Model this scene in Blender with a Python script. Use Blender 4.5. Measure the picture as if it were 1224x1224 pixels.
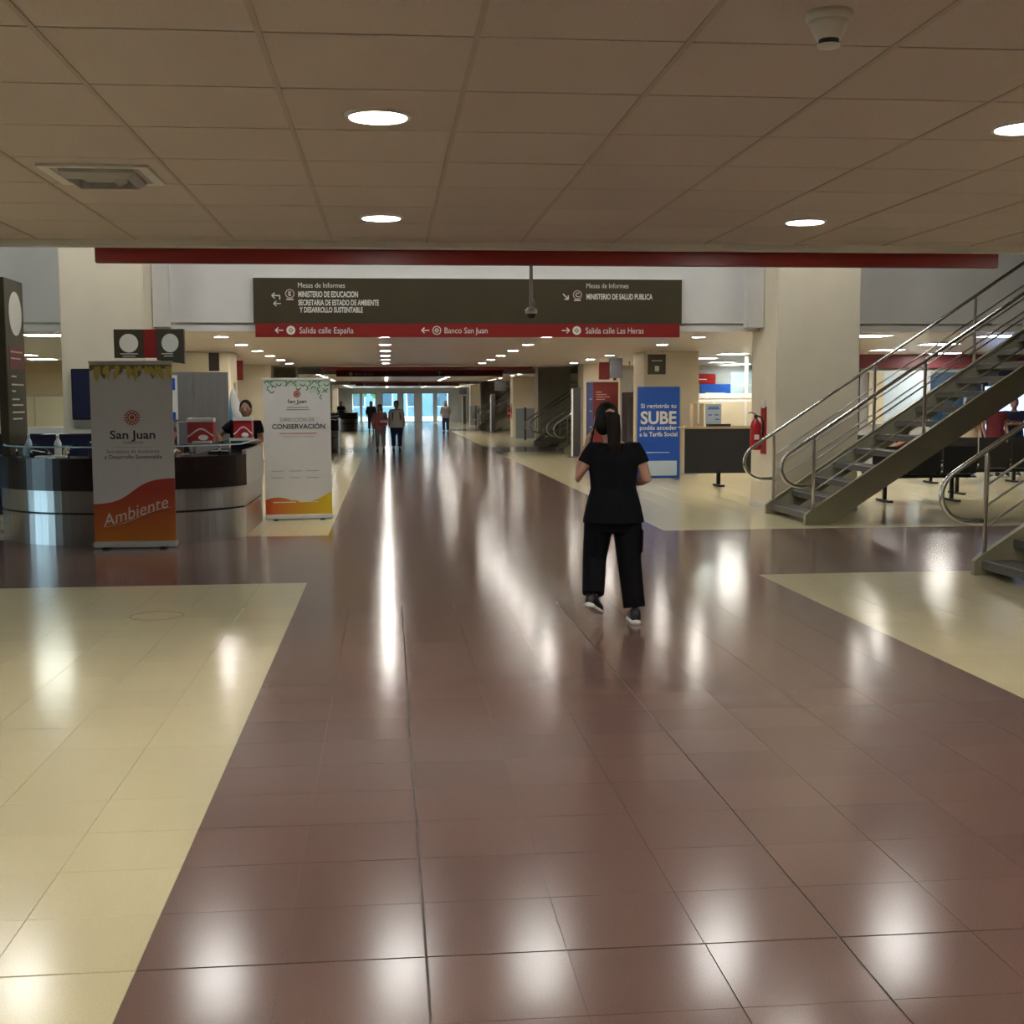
import bpy, bmesh, math, random
from mathutils import Matrix, Vector
random.seed(7)
for o in list(bpy.data.objects): bpy.data.objects.remove(o)
sc = bpy.context.scene
COL = sc.collection

# ------------------------------------------------------------------ camera, world, exposure
cam_d = bpy.data.cameras.new('camera'); cam = bpy.data.objects.new('camera', cam_d); COL.objects.link(cam)
cam_d.sensor_fit = 'HORIZONTAL'; cam_d.sensor_width = 36.0; cam_d.lens = 36.0 * 1500 / 1224
cam_d.clip_start = 0.05; cam_d.clip_end = 500
cam.rotation_euler = [math.radians(a) for a in (84.94495, 0.26253, -5.65113)]
cam.location = (0, 0, 1.58)
sc.camera = cam
world = bpy.data.worlds.new('world'); sc.world = world; world.use_nodes = True
wn = world.node_tree.nodes['Background']
wn.inputs['Color'].default_value = (0.60, 0.82, 1.0, 1); wn.inputs['Strength'].default_value = 2.6
sc.view_settings.view_transform = 'Standard'; sc.view_settings.look = 'None'
sc.view_settings.gamma = 1.0; sc.view_settings.use_curve_mapping = False
sc.view_settings.exposure = 1.5
sun_d = bpy.data.lights.new('sun_offscreen', 'SUN'); sun_d.energy = 2.6; sun_d.angle = 0.01; sun_d.color = (1.0, 0.96, 0.9)
sun = bpy.data.objects.new('sun_offscreen', sun_d); COL.objects.link(sun); sun.rotation_euler = (math.radians(-32), math.radians(-14), 0); sun.location = (-20, 120, 40)
LAMP = 54.0          # radiance of the ceiling downlights
ROOF_LAMP = 16.0     # radiance of the lamps in the atrium roof
PANEL = 14.0         # radiance of the square panels in the side rooms
CZ = 2.61            # ceiling height
PER = 28.0           # the hall repeats every 28 m

# ------------------------------------------------------------------ materials
MATS = {}
def mat(name, col, rough=0.5, metal=0.0, noise=0.0, scale=8.0, stretch=(1, 1, 1), spec=0.5, bump=0.0, coat=0.0,
        rnd=0.0, rough_var=0.0):
    if name in MATS: return MATS[name]
    m = bpy.data.materials.new(name); m.use_nodes = True; nt = m.node_tree; n = nt.nodes; L = nt.links
    b = n['Principled BSDF']
    b.inputs['Roughness'].default_value = rough; b.inputs['Metallic'].default_value = metal
    b.inputs['Specular IOR Level'].default_value = spec; b.inputs['Coat Weight'].default_value = coat
    c = (*col, 1.0)
    b.inputs['Base Color'].default_value = c
    tc = n.new('ShaderNodeTexCoord'); mp = n.new('ShaderNodeMapping'); mp.inputs['Scale'].default_value = stretch
    nz = n.new('ShaderNodeTexNoise'); nz.inputs['Scale'].default_value = scale; nz.inputs['Detail'].default_value = 4
    L.new(tc.outputs['Object'], mp.inputs['Vector']); L.new(mp.outputs['Vector'], nz.inputs['Vector'])
    last = None
    amt = max(noise, 0.02)
    rp = n.new('ShaderNodeValToRGB')
    rp.color_ramp.elements[0].position = 0.3; rp.color_ramp.elements[1].position = 0.7
    rp.color_ramp.elements[0].color = tuple(max(0, v * (1 - amt)) for v in col) + (1,)
    rp.color_ramp.elements[1].color = tuple(min(1, v * (1 + amt)) for v in col) + (1,)
    L.new(nz.outputs['Fac'], rp.inputs['Fac']); last = rp.outputs['Color']
    if rnd:
        oi = n.new('ShaderNodeObjectInfo'); mr = n.new('ShaderNodeMapRange')
        mr.inputs['To Min'].default_value = 1 - rnd; mr.inputs['To Max'].default_value = 1 + rnd
        hs = n.new('ShaderNodeHueSaturation')
        L.new(oi.outputs['Random'], mr.inputs['Value']); L.new(mr.outputs['Result'], hs.inputs['Value'])
        L.new(last, hs.inputs['Color']); last = hs.outputs['Color']
    L.new(last, b.inputs['Base Color'])
    if bump:
        bp = n.new('ShaderNodeBump'); bp.inputs['Strength'].default_value = bump; bp.inputs['Distance'].default_value = 0.01
        L.new(nz.outputs['Fac'], bp.inputs['Height']); L.new(bp.outputs['Normal'], b.inputs['Normal'])
    if rough_var:
        m2 = n.new('ShaderNodeMapRange'); m2.inputs['To Min'].default_value = rough - rough_var; m2.inputs['To Max'].default_value = rough + rough_var
        L.new(nz.outputs['Fac'], m2.inputs['Value']); L.new(m2.outputs['Result'], b.inputs['Roughness'])
    MATS[name] = m
    return m
def emit(name, col, s):
    if name in MATS: return MATS[name]
    m = bpy.data.materials.new(name); m.use_nodes = True; nt = m.node_tree
    b = nt.nodes['Principled BSDF']; b.inputs['Base Color'].default_value = (0.8, 0.8, 0.8, 1)
    b.inputs['Emission Color'].default_value = (*col, 1); b.inputs['Emission Strength'].default_value = s
    MATS[name] = m; return m
def glass(name, tint=(0.9, 0.96, 0.95), refl=0.12):
    m = bpy.data.materials.new(name); m.use_nodes = True; nt = m.node_tree; n = nt.nodes; n.clear()
    o = n.new('ShaderNodeOutputMaterial'); t = n.new('ShaderNodeBsdfTransparent'); t.inputs['Color'].default_value = (*tint, 1)
    g = n.new('ShaderNodeBsdfGlossy'); g.inputs['Roughness'].default_value = 0.03
    x = n.new('ShaderNodeMixShader'); x.inputs['Fac'].default_value = refl
    nt.links.new(t.outputs[0], x.inputs[1]); nt.links.new(g.outputs[0], x.inputs[2]); nt.links.new(x.outputs[0], o.inputs[0])
    MATS[name] = m; return m
def floor_mat(name, col, joint, px, py, ox, oy, rough, jw):
    """polished terrazzo: speckle from noise, joints from the position; used where single tiles are too small to see"""
    m = bpy.data.materials.new(name); m.use_nodes = True; nt = m.node_tree; n = nt.nodes; L = nt.links
    b = n['Principled BSDF']; b.inputs['Roughness'].default_value = rough; b.inputs['Specular IOR Level'].default_value = 0.36
    tc = n.new('ShaderNodeTexCoord'); sp = n.new('ShaderNodeSeparateXYZ'); L.new(tc.outputs['Object'], sp.inputs[0])
    def line(out, pitch, off):
        a = n.new('ShaderNodeMath'); a.operation = 'SUBTRACT'; a.inputs[1].default_value = off; L.new(out, a.inputs[0])
        d = n.new('ShaderNodeMath'); d.operation = 'PINGPONG'; d.inputs[1].default_value = pitch / 2; L.new(a.outputs[0], d.inputs[0])
        g = n.new('ShaderNodeMath'); g.operation = 'LESS_THAN'; g.inputs[1].default_value = jw / 2; L.new(d.outputs[0], g.inputs[0])
        return g.outputs[0]
    mx = n.new('ShaderNodeMath'); mx.operation = 'MAXIMUM'
    L.new(line(sp.outputs['X'], px, ox), mx.inputs[0]); L.new(line(sp.outputs['Y'], py, oy), mx.inputs[1])
    nz = n.new('ShaderNodeTexNoise'); nz.inputs['Scale'].default_value = 90; nz.inputs['Detail'].default_value = 3
    L.new(tc.outputs['Object'], nz.inputs['Vector'])
    rp = n.new('ShaderNodeValToRGB'); rp.color_ramp.elements[0].position = 0.35; rp.color_ramp.elements[1].position = 0.65
    rp.color_ramp.elements[0].color = tuple(v * 0.86 for v in col) + (1,); rp.color_ramp.elements[1].color = tuple(v * 1.12 for v in col) + (1,)
    L.new(nz.outputs['Fac'], rp.inputs['Fac'])
    mi = n.new('ShaderNodeMixRGB'); mi.inputs[2].default_value = (*joint, 1)
    ml = n.new('ShaderNodeMath'); ml.operation = 'MULTIPLY'; ml.inputs[1].default_value = 0.5
    L.new(mx.outputs[0], ml.inputs[0]); L.new(ml.outputs[0], mi.inputs[0]); L.new(rp.outputs['Color'], mi.inputs[1])
    L.new(mi.outputs[0], b.inputs['Base Color'])
    MATS[name] = m; return m
def gradient_mat(name, c0, c1, z0, z1, axis='Z', rough=0.45):
    m = bpy.data.materials.new(name); m.use_nodes = True; nt = m.node_tree; n = nt.nodes; L = nt.links
    b = n['Principled BSDF']; b.inputs['Roughness'].default_value = rough
    tc = n.new('ShaderNodeTexCoord'); sp = n.new('ShaderNodeSeparateXYZ'); mr = n.new('ShaderNodeMapRange')
    mr.inputs['From Min'].default_value = z0; mr.inputs['From Max'].default_value = z1
    mx = n.new('ShaderNodeMixRGB'); mx.inputs[1].default_value = (*c0, 1); mx.inputs[2].default_value = (*c1, 1)
    L.new(tc.outputs['Object'], sp.inputs[0]); L.new(sp.outputs[axis], mr.inputs['Value']); L.new(mr.outputs[0], mx.inputs[0])
    L.new(mx.outputs[0], b.inputs['Base Color']); MATS[name] = m; return m

BROWN = (0.175, 0.106, 0.088); CREAM = (0.68, 0.61, 0.38)
TPX, TPY, TOX, TOY = 0.405, 0.39, -0.72, 3.465
floor_mat('terrazzo_brown', BROWN, (0.07, 0.04, 0.03), TPX, TPY, TOX, TOY, 0.15, 0.004)
floor_mat('terrazzo_cream', CREAM, (0.30, 0.26, 0.14), TPX, TPY, TOX, TOY, 0.15, 0.004)
mat('grout', (0.10, 0.07, 0.05), 0.6)
mat('tile_brown', BROWN, 0.16, spec=0.36, noise=0.14, scale=90, rnd=0.05)
mat('tile_cream', CREAM, 0.16, spec=0.36, noise=0.10, scale=90, rnd=0.03)
mat('grout_cream', (0.33, 0.28, 0.16), 0.6)
mat('ceiling_tile', (0.56, 0.485, 0.455), 0.85, noise=0.16, scale=140, rnd=0.035, bump=0.15)
mat('ceiling_plain', (0.56, 0.485, 0.455), 0.35, noise=0.08, scale=1.5, stretch=(0.4, 3, 1))
mat('t_bar', (0.42, 0.35, 0.30), 0.5)
mat('gap_dark', (0.05, 0.04, 0.035), 0.8)
mat('fascia', (0.70, 0.69, 0.67), 0.6, noise=0.03, scale=2)
mat('fascia_lip', (0.58, 0.57, 0.56), 0.6)
mat('column_cream', (0.80, 0.72, 0.56), 0.55, noise=0.03, scale=3)
mat('wall_cream', (0.66, 0.59, 0.44), 0.6, noise=0.03, scale=3)
mat('wall_tan', (0.55, 0.42, 0.26), 0.6, noise=0.05, scale=3)
mat('wall_grey', (0.42, 0.42, 0.43), 0.6, noise=0.03, scale=3)
mat('upper_dark', (0.20, 0.18, 0.17), 0.8, noise=0.05, scale=3)
mat('maroon', (0.17, 0.038, 0.048), 0.4)
mat('sign_red', (0.26, 0.022, 0.02), 0.35)
mat('sign_olive', (0.062, 0.050, 0.028), 0.35, noise=0.08, scale=2)
mat('sign_white', (0.80, 0.78, 0.70), 0.5)
mat('sign_pink', (0.78, 0.52, 0.45), 0.5)
mat('steel', (0.62, 0.60, 0.56), 0.28, metal=1.0, noise=0.06, scale=6, stretch=(12, 12, 0.4))
mat('steel_bright', (0.78, 0.75, 0.70), 0.2, metal=1.0)
mat('stringer_paint', (0.36, 0.34, 0.235), 0.45, noise=0.05, scale=4)
mat('tread', (0.13, 0.12, 0.11), 0.55, noise=0.2, scale=30)
mat('counter_dark', (0.022, 0.012, 0.014), 0.22)
mat('black', (0.012, 0.012, 0.014), 0.45)
mat('black_soft', (0.016, 0.015, 0.018), 0.7)
mat('navy', (0.018, 0.022, 0.06), 0.35)
mat('white', (0.80, 0.79, 0.76), 0.5)
mat('white_plastic', (0.72, 0.71, 0.68), 0.35)
mat('banner_white', (0.78, 0.76, 0.73), 0.5, noise=0.01)
mat('ink', (0.05, 0.05, 0.055), 0.6)
mat('ink_grey', (0.28, 0.28, 0.28), 0.6)
mat('ink_red', (0.55, 0.13, 0.07), 0.6)
mat('ink_green', (0.10, 0.20, 0.12), 0.6)
mat('ink_mint', (0.62, 0.74, 0.60), 0.6)
mat('leaf_yellow', (0.72, 0.55, 0.14), 0.6)
mat('leaf_olive', (0.24, 0.22, 0.07), 0.6)
mat('banner_blue', (0.012, 0.10, 0.52), 0.4)
mat('kiosk_red', (0.28, 0.03, 0.035), 0.4)
mat('kiosk_blue', (0.06, 0.07, 0.30), 0.4)
mat('pale_blue', (0.55, 0.68, 0.80), 0.5)
mat('grey_panel', (0.27, 0.26, 0.26), 0.45, metal=0.3, noise=0.1, scale=2, stretch=(6, 6, 0.6))
mat('booth_panel', (0.30, 0.34, 0.38), 0.35, metal=0.2)
mat('red_paint', (0.45, 0.012, 0.015), 0.3)
mat('flag_blue', (0.16, 0.48, 0.68), 0.7)
mat('box_beige', (0.50, 0.40, 0.26), 0.6)
mat('totem_dark', (0.055, 0.05, 0.055), 0.4)
mat('grey_frame', (0.20, 0.21, 0.23), 0.4, metal=0.4)
mat('pavement', (0.36, 0.37, 0.37), 0.8, noise=0.1, scale=2)
mat('foliage', (0.06, 0.16, 0.05), 0.7, noise=0.3, scale=8)
def brushed(name, col, rough):
    m = mat(name, col, rough, metal=1.0, noise=0.10, scale=5, stretch=(9, 9, 0.15)); nt = m.node_tree; b = nt.nodes['Principled BSDF']
    tg = nt.nodes.new('ShaderNodeTangent'); tg.direction_type = 'RADIAL'; tg.axis = 'Z'
    b.inputs['Anisotropic'].default_value = 0.85; b.inputs['Anisotropic Rotation'].default_value = 0.25
    nt.links.new(tg.outputs[0], b.inputs['Tangent'])
brushed('steel_brushed', (0.50, 0.495, 0.485), 0.34)
emit('lamp', (1.0, 0.95, 0.86), LAMP)
emit('roof_lamp', (0.98, 0.97, 0.92), ROOF_LAMP)
emit('panel_lamp', (1.0, 0.95, 0.86), PANEL)
mat('print_white', (0.86, 0.72, 0.66), 0.5)
emit('screen_blue', (0.25, 0.45, 0.9), 1.2)
glass('clear_glass'); glass('blue_glass', (0.55, 0.68, 0.80), 0.15); glass('green_glass', (0.70, 0.82, 0.76), 0.10)
gradient_mat('orange_print', (0.66, 0.20, 0.02), (0.55, 0.055, 0.03), 0.10, 0.62)
gradient_mat('orange_yellow_print', (0.62, 0.09, 0.02), (0.80, 0.58, 0.02), -0.40, 0.45, 'X')
M = MATS

# ------------------------------------------------------------------ helpers
def link(o, parent=None):
    COL.objects.link(o)
    if parent: o.parent = parent
    return o
def finish(name, bm, material, parent=None, smooth=False, loc=None):
    me = bpy.data.meshes.new(name); bmesh.ops.recalc_face_normals(bm, faces=bm.faces); bm.to_mesh(me); bm.free()
    me.materials.append(M[material] if isinstance(material, str) else material)
    if smooth:
        for p in me.polygons: p.use_smooth = True
    o = bpy.data.objects.new(name, me)
    if loc: o.location = loc
    return link(o, parent)
def thing(name, label, cat, loc=(0, 0, 0), rz=0, group=None):
    o = bpy.data.objects.new(name, None); o.empty_display_size = 0.1; o.location = loc; o.rotation_euler = (0, 0, rz)
    tag(o, label, cat, group); return link(o)
def tag(o, label, cat, group=None):
    o['label'] = label; o['category'] = cat
    if group: o['group'] = group
    return o
def struct(o): o['kind'] = 'structure'; return o
def box(bm, x0, x1, y0, y1, z0, z1, bev=0.0):
    r = bmesh.ops.create_cube(bm, size=1.0)
    bmesh.ops.scale(bm, vec=(x1 - x0, y1 - y0, z1 - z0), verts=r['verts'])
    bmesh.ops.translate(bm, vec=((x0 + x1) / 2, (y0 + y1) / 2, (z0 + z1) / 2), verts=r['verts'])
    if bev:
        es = list({e for v in r['verts'] for e in v.link_edges})
        bmesh.ops.bevel(bm, geom=es, offset=bev, segments=2, affect='EDGES', clamp_overlap=True)
    return bm
def B(name, material, parent, *dims, bev=0.0, smooth=False):
    return finish(name, box(bmesh.new(), *dims, bev=bev), material, parent, smooth)
def tube(bm, pts, rad, n=10, caps=True, flat=1.0):
    pts = [Vector(p) for p in pts]; rs = rad if isinstance(rad, (list, tuple)) else [rad] * len(pts)
    rings = []; prev = None
    for i, p in enumerate(pts):
        if i == 0: t = pts[1] - p
        elif i == len(pts) - 1: t = p - pts[i - 1]
        else: t = (pts[i + 1] - p).normalized() + (p - pts[i - 1]).normalized()
        t.normalize()
        if prev is None:
            ref = Vector((0, 0, 1)) if abs(t.z) < 0.9 else Vector((1, 0, 0))
            u = ref.cross(t).normalized()
        else: u = (prev - t * prev.dot(t)).normalized()
        prev = u; v = t.cross(u)
        rings.append([bm.verts.new(p + (u * math.cos(a) + v * math.sin(a) * flat) * rs[i]) for a in [2 * math.pi * k / n for k in range(n)]])
    for a, b in zip(rings, rings[1:]):
        for k in range(n): bm.faces.new((a[k], a[(k + 1) % n], b[(k + 1) % n], b[k]))
    if caps: bm.faces.new(rings[0][::-1]); bm.faces.new(rings[-1])
    return bm
def rings(bm, rs, n=20, p=2.0):
    """closed loft of horizontal super-ellipses (cx, cy, cz, rx, ry)"""
    R = []
    for cx, cy, cz, rx, ry in rs:
        row = []
        for k in range(n):
            a = 2 * math.pi * k / n; c, s = math.cos(a), math.sin(a)
            row.append(bm.verts.new((cx + rx * math.copysign(abs(c) ** (2 / p), c), cy + ry * math.copysign(abs(s) ** (2 / p), s), cz)))
        R.append(row)
    for a, b in zip(R, R[1:]):
        for k in range(n): bm.faces.new((a[k], a[(k + 1) % n], b[(k + 1) % n], b[k]))
    bm.faces.new(R[0][::-1]); bm.faces.new(R[-1]); return bm
def lathe(bm, prof, n=24, c=(0, 0, 0)):
    return rings(bm, [(c[0], c[1], c[2] + z, max(r, 1e-4), max(r, 1e-4)) for r, z in prof], n)
def ellipsoid(bm, c, r, n=16, m=10):
    return rings(bm, [(c[0], c[1], c[2] - r[2] * math.cos(math.pi * k / m), max(1e-4, r[0] * math.sin(math.pi * k / m)), max(1e-4, r[1] * math.sin(math.pi * k / m))) for k in range(m + 1)], n)
def poly(bm, pts, y0, y1):
    """polygon in XZ extruded from y0 to y1"""
    a = [bm.verts.new((x, y0, z)) for x, z in pts]; b = [bm.verts.new((x, y1, z)) for x, z in pts]
    bm.faces.new(a); bm.faces.new(b[::-1])
    for k in range(len(pts)):
        j = (k + 1) % len(pts); bm.faces.new((a[k], b[k], b[j], a[j]))
    return bm
def text(s, x, z, y, h, material, parent, width=None, align='L', bold=0.0, rot=0.0, shear=0.0, name='lettering', face='-Y'):
    """flat lettering on a plane that faces -Y (or +X); h = height of the line box of capitals"""
    cu = bpy.data.curves.new('t', 'FONT'); cu.body = s; cu.size = 1.0; cu.offset = bold; cu.shear = shear
    cu.resolution_u = 3; cu.extrude = 0.0
    o = bpy.data.objects.new('t', cu); COL.objects.link(o)
    dg = bpy.context.evaluated_depsgraph_get(); me = bpy.data.meshes.new_from_object(o.evaluated_get(dg))
    bpy.data.objects.remove(o); bpy.data.curves.remove(cu)
    xs = [v.co.x for v in me.vertices]; x0, x1 = min(xs), max(xs)
    sy = h / 0.69; sx = sy if width is None else width / max(1e-6, x1 - x0)
    wd = (x1 - x0) * sx; off = {'L': 0, 'C': -wd / 2, 'R': -wd}[align]
    for v in me.vertices:
        a = (v.co.x - x0) * sx + off; b = v.co.y * sy - h / 2
        a, b = a * math.cos(rot) - b * math.sin(rot), a * math.sin(rot) + b * math.cos(rot)
        v.co = (x + a, y, z + b) if face == '-Y' else (y, x + a, z + b)
    me.name = name; me.materials.clear(); me.materials.append(M[material])
    return link(bpy.data.objects.new(name, me), parent)
def copy_tree(o, parent=None):
    c = o.copy(); COL.objects.link(c); c.parent = parent
    for ch in o.children: copy_tree(ch, c)
    return c
def px_of(X, Y, Z):
    v = cam.rotation_euler.to_matrix().transposed() @ (Vector((X, Y, Z)) - cam.location)
    return (612 + 1500 * v.x / -v.z, 612 - 1500 * v.y / -v.z) if v.z < -0.1 else (1e6, 1e6)

XL, XR = -15.0, 16.0
# ------------------------------------------------------------------ floor with single tiles where they show
fb = bmesh.new()
def quad(bm, x0, x1, y0, y1, z, mi):
    f = bm.faces.new([bm.verts.new(p) for p in ((x0, y0, z), (x1, y0, z), (x1, y1, z), (x0, y1, z))]); f.material_index = mi
CX0, CX1 = -0.72, 3.33
STR = [(11.03 + PER * i, 14.95 + PER * i) for i in range(3)]
kx0, kx1, ky0, ky1 = -9, 17, -2, 16
gx = [TOX + TPX * k for k in range(kx0, kx1 + 1)]; gy = [TOY + TPY * k for k in range(ky0, ky1 + 1)]
tiles = []
for j in range(len(gy) - 1):
    for i in range(len(gx) - 1):
        xc, yc = (gx[i] + gx[i + 1]) / 2, (gy[j] + gy[j + 1]) / 2
        brown = CX0 < xc < CX1
        vis = any(-25 < u < 1250 and v < 1260 for u, v in [px_of(X, Y, 0) for X in (gx[i], gx[i + 1]) for Y in (gy[j], gy[j + 1])])
        if vis: tiles.append((i, j, brown)); quad(fb, gx[i], gx[i + 1], gy[j], gy[j + 1], -0.004, 2 if brown else 3)
        else: quad(fb, gx[i], gx[i + 1], gy[j], gy[j + 1], 0, 0 if brown else 1)
Y0, Y1 = -8.0, 97.0
for (a, b, mi) in ((XL, gx[0], 1), (gx[-1], XR, 1)): quad(fb, a, b, gy[0], gy[-1], 0, mi)
for (ya, yb) in ((Y0, gy[0]),): 
    for (a, b, mi) in ((XL, CX0, 1), (CX0, CX1, 0), (CX1, XR, 1)): quad(fb, a, b, ya, yb, 0, mi)
ycuts = [gy[-1]] + [v for s in STR for v in s] + [Y1]
for k in range(len(ycuts) - 1):
    band = k % 2 == 1
    for (a, b, mi) in ((XL, CX0, 1), (CX0, CX1, 0), (CX1, XR, 1)): quad(fb, a, b, ycuts[k], ycuts[k + 1], 0, 0 if band else mi)
fl = finish('floor', fb, 'terrazzo_brown'); struct(fl)
for mm in ('terrazzo_cream', 'grout', 'grout_cream'): fl.data.materials.append(M[mm])
fl['label'] = 'polished terrazzo floor, brown walkway and cross stripes between cream fields'
tm = {}
for nm in ('tile_brown', 'tile_cream'):
    b_ = bmesh.new(); e = 0.0015
    lo = [b_.verts.new((x, y, -0.006)) for x, y in ((-.5, -.5), (.5, -.5), (.5, .5), (-.5, .5))]
    hi = [b_.verts.new((x, y, 0)) for x, y in ((-.5, -.5), (.5, -.5), (.5, .5), (-.5, .5))]
    b_.faces.new(hi)
    for k in range(4): b_.faces.new((lo[k], lo[(k + 1) % 4], hi[(k + 1) % 4], hi[k]))
    me = bpy.data.meshes.new('floor_tile'); b_.to_mesh(me); b_.free(); me.materials.append(M[nm]); tm[nm] = me
for i, j, brown in tiles:
    gl = 0.004 if (i + kx0) in (2, 5) else 0.0011; gr = 0.004 if (i + 1 + kx0) in (2, 5) else 0.0011
    gb = 0.004 if (j + ky0) == 0 else 0.0011; gt = 0.004 if (j + 1 + ky0) == 0 else (0.0 if j + 1 == len(gy) - 1 else 0.0011)
    if (j + ky0) < 0 and (i + kx0) == 4: gl = 0.003
    a, b, c, d = gx[i] + gl, gx[i + 1] - gr, gy[j] + gb, gy[j + 1] - gt
    o = bpy.data.objects.new('floor_tile', tm['tile_brown' if brown else 'tile_cream']); link(o, fl)
    o.location = ((a + b) / 2, (c + d) / 2, 0); o.scale = (b - a, d - c, 1)

# ------------------------------------------------------------------ ceilings, fascias, roof, walls
EDGE0 = [(-8.0, 8.4), (18.1, 36.5), (46.1, 64.5), (74.1, 97.0)]
cb = bmesh.new(); box(cb, XL, XR, -8.0, 8.4, CZ + 0.06, 3.05); ceil0 = struct(finish('ceiling', cb, 't_bar'))
ceil0['label'] = 'low suspended ceiling of square brownish tiles over the near hall'
# single ceiling tiles in view, plain border elsewhere
CPX, CPY, COX, COY = 0.612, 0.63, -0.345, 3.66
b_ = bmesh.new()
lo = [b_.verts.new((x, y, 0)) for x, y in ((-.5, -.5), (.5, -.5), (.5, .5), (-.5, .5))]
hi = [b_.verts.new((x, y, .02)) for x, y in ((-.5, -.5), (.5, -.5), (.5, .5), (-.5, .5))]
b_.faces.new(lo[::-1])
for k in range(4): b_.faces.new((lo[k], hi[k], hi[(k + 1) % 4], lo[(k + 1) % 4])[::-1])
ctm = bpy.data.meshes.new('ceiling_tile'); b_.to_mesh(ctm); b_.free(); ctm.materials.append(M['ceiling_tile'])
def cell(a, b, c, d):
    o = bpy.data.objects.new('ceiling_tile', ctm); link(o, ceil0)
    o.location = ((a + b) / 2, (c + d) / 2, CZ); o.scale = (b - a - 0.004, d - c - 0.010, 1)
for j in range(-3, 8):
    ya, yb = COY + CPY * j, min(COY + CPY * (j + 1), 8.3)
    for i in range(-8, 12):
        xa, xb = COX + CPX * i, COX + CPX * (i + 1)
        if any(-60 < u < 1290 and -60 < v < 400 for u, v in [px_of(X, Y, CZ) for X in (xa, xb) for Y in (ya, yb)]): cell(xa, xb, ya, yb)
xa0, xb0 = COX - 8 * CPX, COX + 12 * CPX
vis_c = {(round((o.location.x - COX) / CPX - .5), round((o.location.y - COY) / CPY - .4)) for o in ceil0.children}
pb = bmesh.new()
for j in range(-3, 8):
    ya, yb = COY + CPY * j, min(COY + CPY * (j + 1), 8.3)
    for i in range(-8, 12):
        if (i, j) not in vis_c: box(pb, COX + CPX * i, COX + CPX * (i + 1), ya, yb, CZ, CZ + 0.02)
box(pb, XL, xa0, COY - 3 * CPY, 8.3, CZ, CZ + .02); box(pb, xb0, XR, COY - 3 * CPY, 8.3, CZ, CZ + .02); box(pb, XL, XR, -8, COY - 3 * CPY, CZ, CZ + .02)
finish('ceiling_panel', pb, 'ceiling_tile', ceil0)
for i in range(-5, 10):
    B('t_bar', 't_bar', ceil0, COX + CPX * i - .009, COX + CPX * i + .009, 1.8, 8.3, CZ - .004, CZ + .004)
B('edge_trim', 'ceiling_plain', ceil0, XL, XR, 8.3, 8.4, CZ - 0.002, CZ + .06)
for k, (ya, yb) in enumerate(EDGE0[1:]):
    o = B('ceiling', 'ceiling_plain', None, XL, XR, ya, yb, CZ, 3.05); struct(o)
    o['label'] = 'low pale metal ceiling over the %s stretch of the hall' % ('second', 'third', 'last')[k]
def fascia(y, s):
    """parapet at the edge of a low ceiling; s = -1: its face looks towards -Y"""
    b1 = bmesh.new(); ya, yb = (y, y + .14) if s < 0 else (y - .14, y)
    box(b1, XL, XR, ya, yb, 2.69, 4.12)
    f = struct(finish('wall_fascia', b1, 'fascia'))
    ya, yb = (y + .03, y + .14) if s < 0 else (y - .14, y - .03)
    B('lower_band', 'fascia', f, XL, XR, ya, yb, 2.57, 2.69)
    return f
for k in range(3):
    f1 = fascia(8.4 + PER * k + .001, +1); f1['label'] = 'grey parapet above the edge of the low ceiling, facing away, opening %d' % (k + 1)
    f2 = fascia(18.0 + PER * k, -1); f2['label'] = 'light grey parapet across the far side of opening %d' % (k + 1)
struct(B('ceiling', 'upper_dark', None, XL, XR, Y0, Y1, 5.6, 5.75))['label'] = 'dark roof high above the openings'
wl = bmesh.new()
for a, b in ((Y0, 9.2), (14.2, Y1)): box(wl, XL - .2, XL, a, b, 0, 5.75)
for k in range(1): box(wl, XL - .2, XL, 9.2 + PER * k, 14.2 + PER * k, 3.05, 5.75)
struct(finish('wall_left', wl, 'wall_cream'))
struct(B('wall_right', 'wall_cream', None, XR, XR + .2, Y0, Y1, 0, 5.75))
struct(B('wall_back', 'wall_cream', None, XL - .2, XR + .2, Y0 - .2, Y0, 0, 5.75))
# the street exit at the left end of the first opening (the sign's arrow points to it, the counter mirrors its daylight)
for k in range(1):
    y = 9.2 + PER * k
    fr = bmesh.new()
    for yy in (y, y + 1.23, y + 2.46, y + 3.7, y + 4.92): box(fr, XL - .13, XL - .05, yy, yy + .08, 0, 3.05)
    box(fr, XL - .13, XL - .05, y, y + 5, 2.97, 3.05); box(fr, XL - .13, XL - .05, y, y + 5, 2.2, 2.27)
    d = struct(finish('window_left_offscreen', fr, 'grey_frame'))
    for q in range(4): B('pane', 'clear_glass', d, XL - .1, XL - .09, y + .08 + 1.23 * q, y + 1.23 * (q + 1), 0.02, 2.97)
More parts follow.
